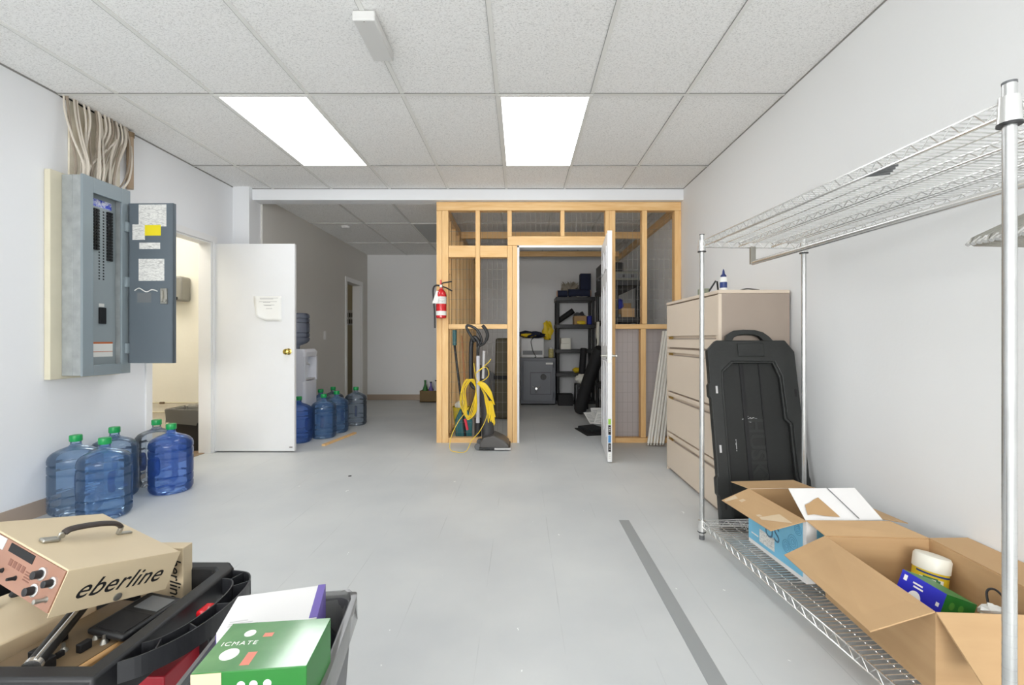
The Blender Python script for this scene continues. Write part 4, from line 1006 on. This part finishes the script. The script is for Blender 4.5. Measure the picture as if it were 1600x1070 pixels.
bn = MB(); arcband(bn, .0526, -2.7, -1.9, .126, .131); arcband(bn, .0526, -2.0, -1.75, .118, .126); arcband(bn, .0526, -2.2, -1.8, .10, .112); bn.build('label_print', mat('print_green', (60,120,80), .4), tw)
tb_ = thing('blue_carton', 'blue carton with green ends tilted in the big box', 'carton', (1.264, 1.52, .332))
cA, cB, cG = Vector((.053,-.10,-.028)), Vector((-.030,.0,-.082)), Vector((.098,.005,-.036))
def cq(a, b, g=0, off=0):
    return cA*a+cB*b+cG*g-cG.normalized()*off
q = MB(); q.add([cq(a,b,g) for g in (0,1) for a,b in ((0,0),(1,0),(1,1),(0,1))], [(0,1,2,3),(7,6,5,4),(0,4,5,1),(1,5,6,2),(2,6,7,3),(3,7,4,0)])
q.build('carton', M_green, tb_, smooth=False)
q = MB(); q.quad(cq(0,0,0,.0008), cq(1,0,0,.0008), cq(1,1,0,.0008), cq(0,1,0,.0008)); q.build('front_panel', M_blue, tb_, smooth=False)
for (a0,a1,b0,b1) in ((.30,.52,.20,.26),(.33,.55,.32,.38),(.86,.93,.42,.56),(.08,.16,.12,.32)):
    q = MB(); q.quad(cq(a0,b0,0,.0014), cq(a1,b0,0,.0014), cq(a1,b1,0,.0014), cq(a0,b1,0,.0014)); q.build('white_print', M_paper, tb_, smooth=False)
q = MB(); q.add([cq(.42+.15*math.cos(k*PI/12), .78+.30*math.sin(k*PI/12), 0, .0014) for k in range(24)], [tuple(range(24))]); q.build('white_print', M_paper, tb_, smooth=False)
for g0 in (.25, .55):
    q = MB(); q.add([cA+cB*(.35+.14*math.sin(k*PI/6))+cG*(g0+.09*math.cos(k*PI/6))+cA.normalized()*.001 for k in range(12)], [tuple(range(12))]); q.build('leaf_print', mat('leaf_green', (80,150,60), .5), tb_, smooth=False)
t = thing('crumpled_paper', 'crumpled white paper beside the blue carton in the big box', 'paper', (1.445, 1.41, .255)); t.rotation_euler = (R(-20), R(25), R(40))
MB().blob((0,0,0), (.055,.035,.022), 61, 12, .3).build('sheet', M_paper, t, smooth=False)
t = thing('charging_cable', 'loop of black cable at the rim of the big box', 'cable', (1.50, 1.44, .25))
MB().tube(curve3([(-.05,-.02,.0),(-.02,.02,.04),(.01,.02,.045),(.02,-.01,.01),(.0,-.05,-.05)], 6), .0035, 6).build('cord', M_black, t)
t = thing('packing_filler', 'brown packing paper lying in the bottom of the big box', 'packing paper', (1.35, 1.5, .135))
MB().box(-.16, .16, -.20, .20, -.028, .02).build('paper', M_cardi, t, bevel=.01)

# smaller blue printed box behind it
t = thing('paper_towel_box', 'open blue and white printed box on the bottom wire shelf', 'box', (0,0,0))
ZT2 = .354
nl = Vector((1.157,1.862,0)); fl = Vector((1.126,2.271,0)); frr = Vector((1.450,2.29,0)); nr = Vector((1.483,1.885,0))
q = MB()
for a, b in ((fl, nl), (nl, nr), (nr, frr), (frr, fl)): q.slab(at(a,ZB), at(b,ZB), at(b,ZT2), at(a,ZT2), .003)
q.slab(at(nl,ZB), at(nr,ZB), at(frr,ZB), at(fl,ZB), .003)
q.build('walls', M_cardw, t)
q = MB(); i_ = .0042
q2 = [Vector((1.157-.0,1.868,0))+Vector((.004,.004,0)), Vector((1.483,1.885,0))+Vector((-.004,.004,0)), Vector((1.450,2.29,0))+Vector((-.004,-.004,0)), Vector((1.126,2.271,0))+Vector((.004,-.004,0))]
for a in range(4): q.quad(at(q2[a],ZB+.002), at(q2[(a+1)%4],ZB+.002), at(q2[(a+1)%4],ZT2), at(q2[a],ZT2))
q.build('inner_faces', M_cardi, t, smooth=False)
def lp(s, z, off=-.0008):
    p = fl.lerp(nl, s); return Vector((p.x+off, p.y, z))
MB().quad(lp(.0,.118), lp(.95,.118), lp(.95,ZT2), lp(.0,ZT2)).build('blue_print', M_blueprint, t, smooth=False)
q = MB(); q.quad(Vector((1.20,1.8635,.108)), Vector((1.47,1.8825,.108)), Vector((1.47,1.8825,ZT2-.035)), Vector((1.20,1.8635,ZT2-.035))); q.build('blue_print', M_blueprint, t, smooth=False)
ex = (nl-fl).normalized()
def on_side(s, z, off=-.0012): p = fl.lerp(nl, s); return frame((p.x+off, p.y, z), ex, (0,0,1))
text('lettering', 'US', .095, on_side(.455,.215), mat('slate_ink', (70,110,140), .5), t, 0, .0002, 0)
MB().quad(lp(.06,.150,-.0013), lp(.20,.150,-.0013), lp(.20,.156,-.0013), lp(.06,.156,-.0013)).build('print_line', M_paper, t, smooth=False)
q = MB(); q.quad(lp(.22,.135,-.0013), lp(.50,.135,-.0013), lp(.50,.195,-.0013), lp(.22,.195,-.0013)); q.build('shipping_label', M_paper2, t, smooth=False)
sw = MB(Matrix.Identity(4))
for s0, z0, r0 in ((.80,.235,.030),(.70,.20,.026),(.88,.30,.022),(.62,.325,.02)):
    for rr in (r0, r0*.66, r0*.33):
        c0 = lp(s0, z0, -.0012); pts = [c0+ex*(rr*math.cos(a*PI/9))+Vector((0,0,rr*math.sin(a*PI/9))) for a in range(18)]
        sw.tube(pts, .0009, 4, True)
sw.build('swirl_print', mat('swirl_blue', (74,140,178), .5), t)
# flaps
MB().slab((1.126,2.271,ZT2),(.993,2.271,.296),(1.018,1.875,.309),(1.157,1.862,ZT2), -.003).build('flap', M_card, t)
q = MB()
def flp(a, b, off=.0012):  # a across hinge->outer, b along far->near
    P0 = Vector((1.126,2.271,ZT2)).lerp(Vector((1.157,1.862,ZT2)), b); P1 = Vector((.993,2.271,.296)).lerp(Vector((1.018,1.875,.309)), b)
    p = P0.lerp(P1, a); return p+Vector((-.0,0,off+.0025))
for f4 in ((flp(.30,.74), flp(.80,.68), flp(.84,.74), flp(.34,.98)), (flp(.70,.62), flp(.80,.61), flp(.80,.66), flp(.70,.68)), (flp(.55,.02), flp(.95,.03), flp(.98,.08), flp(.60,.12)), (flp(.5,.17),flp(.65,.17),flp(.66,.24),flp(.5,.23))):
    q = MB(); q.quad(*f4); q.build('tape_patch', mat('packing_tape', (226,204,172), .15, coat=.6), t, smooth=False)
MB().slab((1.126,2.271,ZT2),(1.450,2.29,ZT2),(1.44,2.43,.347),(1.105,2.42,.342), -.003).build('flap', M_card, t)
fpn = MB().slab((1.157,1.862,ZT2),(1.483,1.885,ZT2),(1.452,2.0,.447),(1.159,1.99,.447), .003).build('flap', M_cardw, t)
MB().slab((1.450,2.29,ZT2),(1.483,1.885,ZT2),(1.60,1.90,.33),(1.56,2.28,.33), -.003).build('flap', M_card, t)
def nf(a, b):
    P0 = Vector((1.157,1.862,ZT2)).lerp(Vector((1.483,1.885,ZT2)), a); P1 = Vector((1.159,1.99,.447)).lerp(Vector((1.452,2.0,.447)), a); p = P0.lerp(P1, b); return p+Vector((0,-.0030,.0045))
q = MB()
tp = [(.05,.16),(.14,.18),(.25,.13),(.36,.10),(.46,.08),(.40,.40),(.34,.68),(.26,.62),(.17,.52),(.09,.46)]
q.add([nf(*p_) for p_ in tp]+[nf(.26,.35)], [(i, (i+1) % 10, 10) for i in range(10)])
tag(q.build('torn_patch', M_cardi, t, smooth=False), 'torn brown patch')
q = MB(); q.slab(nf(.56,.98),nf(.575,.98),nf(.70,.02),nf(.685,.02), -.0006); q.build('seam_line', M_ink, t, smooth=False)

# ---------------------------------------------------------------- black utility cart with instruments
t = thing('utility_cart', 'black plastic utility cart with a ribbed handle', 'cart', (0,0,0))
CX0, CX1, CY0, CY1, CZ = -1.33, -.745, .80, 1.225, .50
q = MB()
q.ring([(CX0,CY0),(CX1,CY0),(CX1,CY1-.03),(CX1-.03,CY1),(CX0,CY1)], [(CX0+.03,CY0+.035),(CX1-.035,CY0+.035),(CX1-.035,CY1-.05),(CX1-.05,CY1-.035),(CX0+.03,CY1-.035)], .415, CZ)
q.box(CX0, CX1-.002, CY0+.002, CY1-.03, .415, .428)
q.build('top_tray', M_black, t, bevel=.006)
MB().box(CX0, CX1-.01, CY0+.01, CY1-.01, .10, .14).build('bottom_tray', M_black, t, bevel=.006)
for (x, y) in ((CX1-.05, CY1-.06), (CX1-.05, CY0+.06), (CX0+.05, CY1-.06), (CX0+.05, CY0+.06)):
    MB().box(x-.022, x+.022, y-.022, y+.022, .14, .415).build('leg', M_black, t, bevel=.006)
    MB().cyl((x-.012, y, .038), (x+.012, y, .038), .038).build('caster', M_greyp, t)
    MB().cyl((x, y, .06), (x, y, .10), .012).build('caster_stem', M_steel, t)
hz0, hz1 = .455, .495
out_ = curve3([(CX1-.004,.845,0),(CX1+.035,.875,0),(CX1+.072,.94,0),(CX1+.088,1.03,0),(CX1+.080,1.12,0),(CX1+.05,1.175,0),(CX1-.004,1.19,0)], 6)
in_ = curve3([(CX1-.004,.90,0),(CX1+.022,.915,0),(CX1+.045,.96,0),(CX1+.056,1.03,0),(CX1+.050,1.10,0),(CX1+.03,1.14,0),(CX1-.004,1.15,0)], 6)
def wall_strip(mb, pts, z0, z1, th):
    n = len(pts)
    for i in range(n-1):
        a, b = pts[i], pts[i+1]; d_ = (b-a).normalized(); nn = Vector((-d_.y, d_.x, 0))*th
        mb.add([(a.x,a.y,z0),(b.x,b.y,z0),(b.x,b.y,z1),(a.x,a.y,z1),(a.x+nn.x,a.y+nn.y,z0),(b.x+nn.x,b.y+nn.y,z0),(b.x+nn.x,b.y+nn.y,z1),(a.x+nn.x,a.y+nn.y,z1)],
               [(0,1,2,3),(7,6,5,4),(3,2,6,7),(0,4,5,1),(0,3,7,4),(1,5,6,2)])
q = MB(); wall_strip(q, out_, hz0, hz1, .003); wall_strip(q, in_, hz0, hz1, .003)
for k_ in (7, 13, 19, 26, 32): wall_strip(q, [Vector(out_[k_]), Vector(in_[k_])], hz0+.004, hz1-.002, .0025)
n_ = len(out_)
q.add([(p.x,p.y,hz0+.002) for p in out_]+[(p.x,p.y,hz0+.002) for p in in_], [(i,i+1,n_+i+1,n_+i) for i in range(n_-1)])
q.build('handle', mat('cart_handle', (40,41,44), .35), t, smooth=False)
t = simple_box('red_carton', 'red printed carton on the lower tray of the cart', 'carton', -1.02, -.80, 1.03, 1.15, .141, .335, mat('carton_red', (176,36,52), .4), part='carton')
text('lettering', 'nnesky', .034, Matrix.Translation((.02,-.061,.155)) @ Matrix.Rotation(PI/2,4,'X'), M_paper, t, .1, .0003)
MB().box(.02, .09, -.0615, -.060, .11, .125).build('green_strip', M_green, t)
simple_box('small_tin', 'small red tin in the gap of the cart handle', 'tin', -.735, -.712, 1.035, 1.075, .458, .478, M_red, bev=.006)

def Mfit(Rm, o):  # rows -> matrix
    return Matrix(((Rm[0][0],Rm[0][1],Rm[0][2],o[0]),(Rm[1][0],Rm[1][1],Rm[1][2],o[1]),(Rm[2][0],Rm[2][1],Rm[2][2],o[2]),(0,0,0,1)))
# instrument resting tilted on top
EM = Mfit(((.2439,-.9302,.2744),(.9325,.3027,.197),(-.2663,.2078,.9412)), (-.9104,.8836,.5593))
EA, EB, EC = .2355, .2868, .0835     # x along the lettered side, y along the control panel, z up
t = thing('survey_meter', 'tan survey meter with a leather handle lying tilted on the cart', 'survey meter'); t.matrix_world = EM
MB().box(.003, EA, 0, EB, 0, EC).build('case', M_tan, t, bevel=.002)
cp = MB().box(0, .003, .004, EB-.004, .003, EC-.003).build('control_panel', M_copper, t)
q = MB(); q.box(.0, EA, -.0015, 0, -.004, EC+.001); q.build('side_cover', M_tan, t, bevel=.001)
text('lettering', 'eberline', .051, frame((EA*.50, -.0018, EC*.46), (1,0,0), (0,0,1)), M_blackm, t, .42, .0003, .0002, 1.05)
q = MB(); q.lathe([(.0085,0),(.0085,.002),(.006,.003),(.001,.003)], 16, T=frame((EA*.52,-.0016,.0065),(1,0,0),(0,0,1))); q.build('screw', M_steel, t)
# knobs on the control panel (facing -x)
KF = Matrix(((0,0,-1,0),(1,0,0,0),(0,-1,0,0),(0,0,0,1)))
for (yy, zz, r) in ((.058,.058,.0085),(.0215,.054,.0075),(.059,.0265,.0085)):
    k_ = MB(); k_.lathe([(r,0),(r*.9,.018),(r*.6,.019),(.001,.019)], 18, T=Matrix.Translation((0,yy,zz)) @ KF)
    k_.build('knob', M_black, t)
    MB().lathe([(r*1.45,0),(r*1.45,.004),(r*1.2,.005),(.001,.005)], 20, T=Matrix.Translation((0,yy,zz)) @ KF).build('knob_skirt', M_chrome, t)
for (yy, zz) in ((.125,.026),(.169,.026),(.235,.05),(.20,.02)):
    k_ = MB(); k_.lathe([(.005,0),(.0035,.004),(.003,.014),(.001,.015)], 12, T=Matrix.Translation((0,yy,zz)) @ KF); k_.build('toggle', M_blackm, t)
k_ = MB(); k_.lathe([(.006,0),(.004,.004),(.0045,.020),(.001,.021)], 12, T=Matrix.Translation((0,.022,.022)) @ KF); k_.build('toggle', M_steel, t)
MB().box(-.001, 0, .098, .178, .062, .078).build('panel_plate', M_blackm, t)
MB().box(-.001, 0, .195, .27, .058, .080).build('window', M_lgrey, t)
q = MB()
for i in range(4): q.box(-.0006, 0, .11+.014*i, .120+.014*i, .040, .052)
for i in range(4): q.box(-.0006, 0, .085, .105, .030+.005*i, .032+.005*i)
q.build('panel_print', mat('panel_ink', (120,80,66), .5), t, smooth=False)
h = MB(); h.tube(curve3([(.068,.150,EC+.014),(.080,.150,EC+.023),(.125,.147,EC+.029),(.165,.145,EC+.027),(.182,.143,EC+.018)], 5), [.005]+[.0095]*19+[.005], 10, flat=.55)
tag(h.build('handle', M_leather, t), 'dark leather strap handle')
q = MB(); q.box(.030, .062, .140, .158, EC, EC+.008); q.box(.058,.072,.146,.152,EC+.004,EC+.018); q.build('handle_mount', M_steel, t, bevel=.003)
q = MB(); q.box(.178, .186, .138, .148, EC, EC+.022); q.box(.184,.212,.138,.149,EC,EC+.005); q.build('handle_mount', M_steel, t, bevel=.002)
# second instrument upright behind it
t = thing('survey_meter', 'second tan survey meter standing upright behind the tilted one', 'survey meter', (-.907, 1.16, .292), 0)
MB().box(-.054, .054, 0, .034, .129, .273).build('case', M_tan, t, bevel=.002)
text('lettering', 'eberline', .040, frame((.034, -.0015, .203), (0,0,-1), (1,0,0)), M_blackm, t, .3, .0003, 0, 1.0)
MB().box(-.02, -.012, -.004, 0, .165, .18).build('latch', M_blackm, t)
# third instrument: brown panel with switches, lying in the tray
t = thing('measuring_instrument', 'brown instrument panel with black switches lying in the cart tray', 'instrument', (-.925, .975, .431), R(-10))
MB().box(-.085, .09, -.115, .135, 0, .028).build('case', mat('tan_rim', (196,152,100), .5), t, bevel=.006)
MB().box(-.078, .083, -.108, .128, .028, .0295).build('face_plate', M_brownp, t)
for (x, y, w2) in ((-.02,-.07,.012),(.035,-.095,.014),(.045,-.035,.011),(-.03,-.02,.008),(.02,-.06,.007),(.06,.0,.008)):
    k_ = MB(); k_.box(x-w2*.6, x+w2*.6, y-w2, y+w2, .0295, .0295+w2*1.6); k_.build('switch', M_blackm, t, bevel=.002)
for (x, y) in ((.062,-.01),(.03,.0),(.008,-.045),(.03,-.085)):
    k_ = MB(); k_.lathe([(.008,.0295),(.006,.034),(.003,.038),(.003,.046),(.001,.046)], 12, c=(x,y,0)); k_.build('toggle', M_steel, t)
# tan case left of it
t = thing('tan_case', 'tan sloping instrument case in the left end of the cart', 'case', (-1.145, .97, .430), R(-18))
MB().box(-.13, .11, -.13, .15, 0, .05).build('case', M_tan, t, bevel=.004)
MB().tube(curve3([(-.10,.10,.05),(-.08,.115,.075),(-.02,.13,.078),(.02,.125,.05)], 5), .011, 10).build('handle', M_black, t)
q = MB(); q.cyl((-.07,.05,.05),(-.07,.05,.062), .012); q.build('knob', M_tan, t)
# handheld device with screen
t = thing('handheld_device', 'black handheld device with a grey screen lying under the survey meter', 'device', (-.852, 1.02, .470), R(-14)); t.rotation_euler = (R(3), R(3), R(-12))
MB().box(-.050, .045, -.065, .070, 0, .014).build('body', M_black, t, bevel=.005)
MB().box(-.028, .036, .015, .058, .014, .0152).build('screen', M_greyp, t)
MB().box(-.040, .036, -.055, .003, .014, .0152).build('keypad', M_blackm, t)
t = thing('probe_tube', 'black and silver probe tube lying across the cart tray', 'probe', (0,0,0))
MB().tube([(-.905,.850,.485),(-.975,1.02,.500)], .014, 16).build('barrel', M_black, t)
MB().tube([(-.899,.850,.497),(-.966,1.02,.512)], .004, 8).build('silver_strip', M_chrome, t)
MB().tube([(-.903,.846,.485),(-.907,.856,.486)], .0155, 16).build('end_ring', M_chrome, t)

# ---------------------------------------------------------------- bin with cartons next to the cart
t = thing('waste_bin', 'dark waste bin with a bag liner, holding cartons, beside the cart', 'waste bin', (-.463, .835, 0), R(9))
loft(MB(), [L3(rrect(.085,.155,.03), .0), L3(rrect(.115,.205,.03), .49), L3(rrect(.12,.21,.03), .495), L3(rrect(.12,.21,.03), .505), L3(rrect(.108,.198,.03), .505), L3(rrect(.082,.15,.03), .01)]).build('body', mat('bin_grey', (88,88,90), .4), t)
rnd = random.Random(12)
loft(MB(), [wavy(.125,.213,.03,.455,.03,.015), wavy(.124,.213,.03,.49,.02,.008), wavy(.123,.212,.03,.513,.01,.004), wavy(.113,.203,.03,.515,.012,.005), wavy(.104,.193,.03,.47,.03,.01), wavy(.10,.19,.03,.43,.03,.01)], cap0=False).build('liner', jug_mat('bin_liner', (190,190,188), 1, .45, (.8,.8,.8)), t)
MB().blob((0,0,.34), (.08,.16,.05), 70).build('crumpled_bag', mat('dark_liner', (60,62,66), .3, bump=(25,1)), t)
MB().blob((.045,.155,.43), (.045,.035,.055), 71).build('crumpled_bag', MATS['dark_liner'], t)
t = thing('white_carton', 'white and purple tissue carton on top of the dark bin', 'carton', (-.488, .914, .405), R(16))
MB().box(-.084, .084, -.062, .062, 0, .155).build('carton', M_cardw, t, bevel=.0015)
q = MB(); q.box(.0840, .0848, -.062, .062, 0, .1552); q.box(-.0848, -.084, -.062, .062, 0, .150); q.box(.070, .0845, -.0605, .0625, .155, .1556); q.box(-.0845,.084,-.0628,-.062,0,.12); tag(q.build('purple_print', M_purple, t, smooth=False), 'purple printed edge')
for k_, yy in enumerate((-.050, -.043, -.036)): MB().box(-.07, -.02-.01*k_, yy, yy+.003, .1551, .1554).build('print_line', M_lgrey, t, smooth=False)
t = thing('green_carton', 'green printed coffee pod carton on top of the dark bin, nearest', 'carton', (-.418, .757, .440), R(6))
MB().box(-.083, .083, -.061, .061, 0, .150).build('carton', M_green, t, bevel=.0015)
MB().box(-.0825, .0825, -.0605, .0605, .150, .1505).build('top_print', M_greenl, t, smooth=False)
q = MB(); q.lathe([(.014,0),(.014,.0004),(.001,.0004)], 24, c=(-.048,-.022,.1505)); q.build('white_print', M_paper, t, smooth=False)
MB().lathe([(.009,0),(.009,.0004),(.001,.0004)], 24, c=(-.04,.03,.1505)).build('white_print', M_paper, t, smooth=False)
for i, x in enumerate((-.012,.006,.026)): MB().lathe([(.006,0),(.006,.0006),(.001,.0006)], 16, T=Matrix.Translation((x,-.061,.128)) @ Matrix.Rotation(PI/2,4,'X')).build('white_dot', M_paper, t, smooth=False)
for (a_, b_, c_, d_) in ((-.020,-.006,-.050,-.020),(-.015,.0,.018,.028)):
    MB().box(a_, b_, c_, d_, .1505, .1509).build('red_print', mat('salmon_ink', (214,130,110), .4), t, smooth=False)
text('lettering', 'ICMATE', .014, Matrix.Translation((-.045,.004,.1507)), M_paper, t, 0, .0001, 0, 1.2)
MB().box(-.083, -.040, -.0618, -.061, .125, .149).build('open_slot', mat('slot_cream', (214,192,160), .6), t)

# ---------------------------------------------------------------- floor marks
tag(MB().box(.592, .652, -.5, 2.78, 0, .0012).build('floor_tape', M_tape, smooth=False), 'long grey tape strip stuck to the floor beside the wire rack', 'tape')
tag(MB().lathe([(.014,0),(.013,.002),(.001,.002)], 16, c=(-1.37,3.68,0)).build('floor_plug', M_blackm), 'tiny dark spot on the open floor', 'floor plug')
tag(MB().blob((-2.83,2.62,.012), (.05,.03,.014), 81).build('crumpled_paper', M_paper, smooth=False), 'crumpled white tissue on the floor behind the cart by the wall', 'paper')
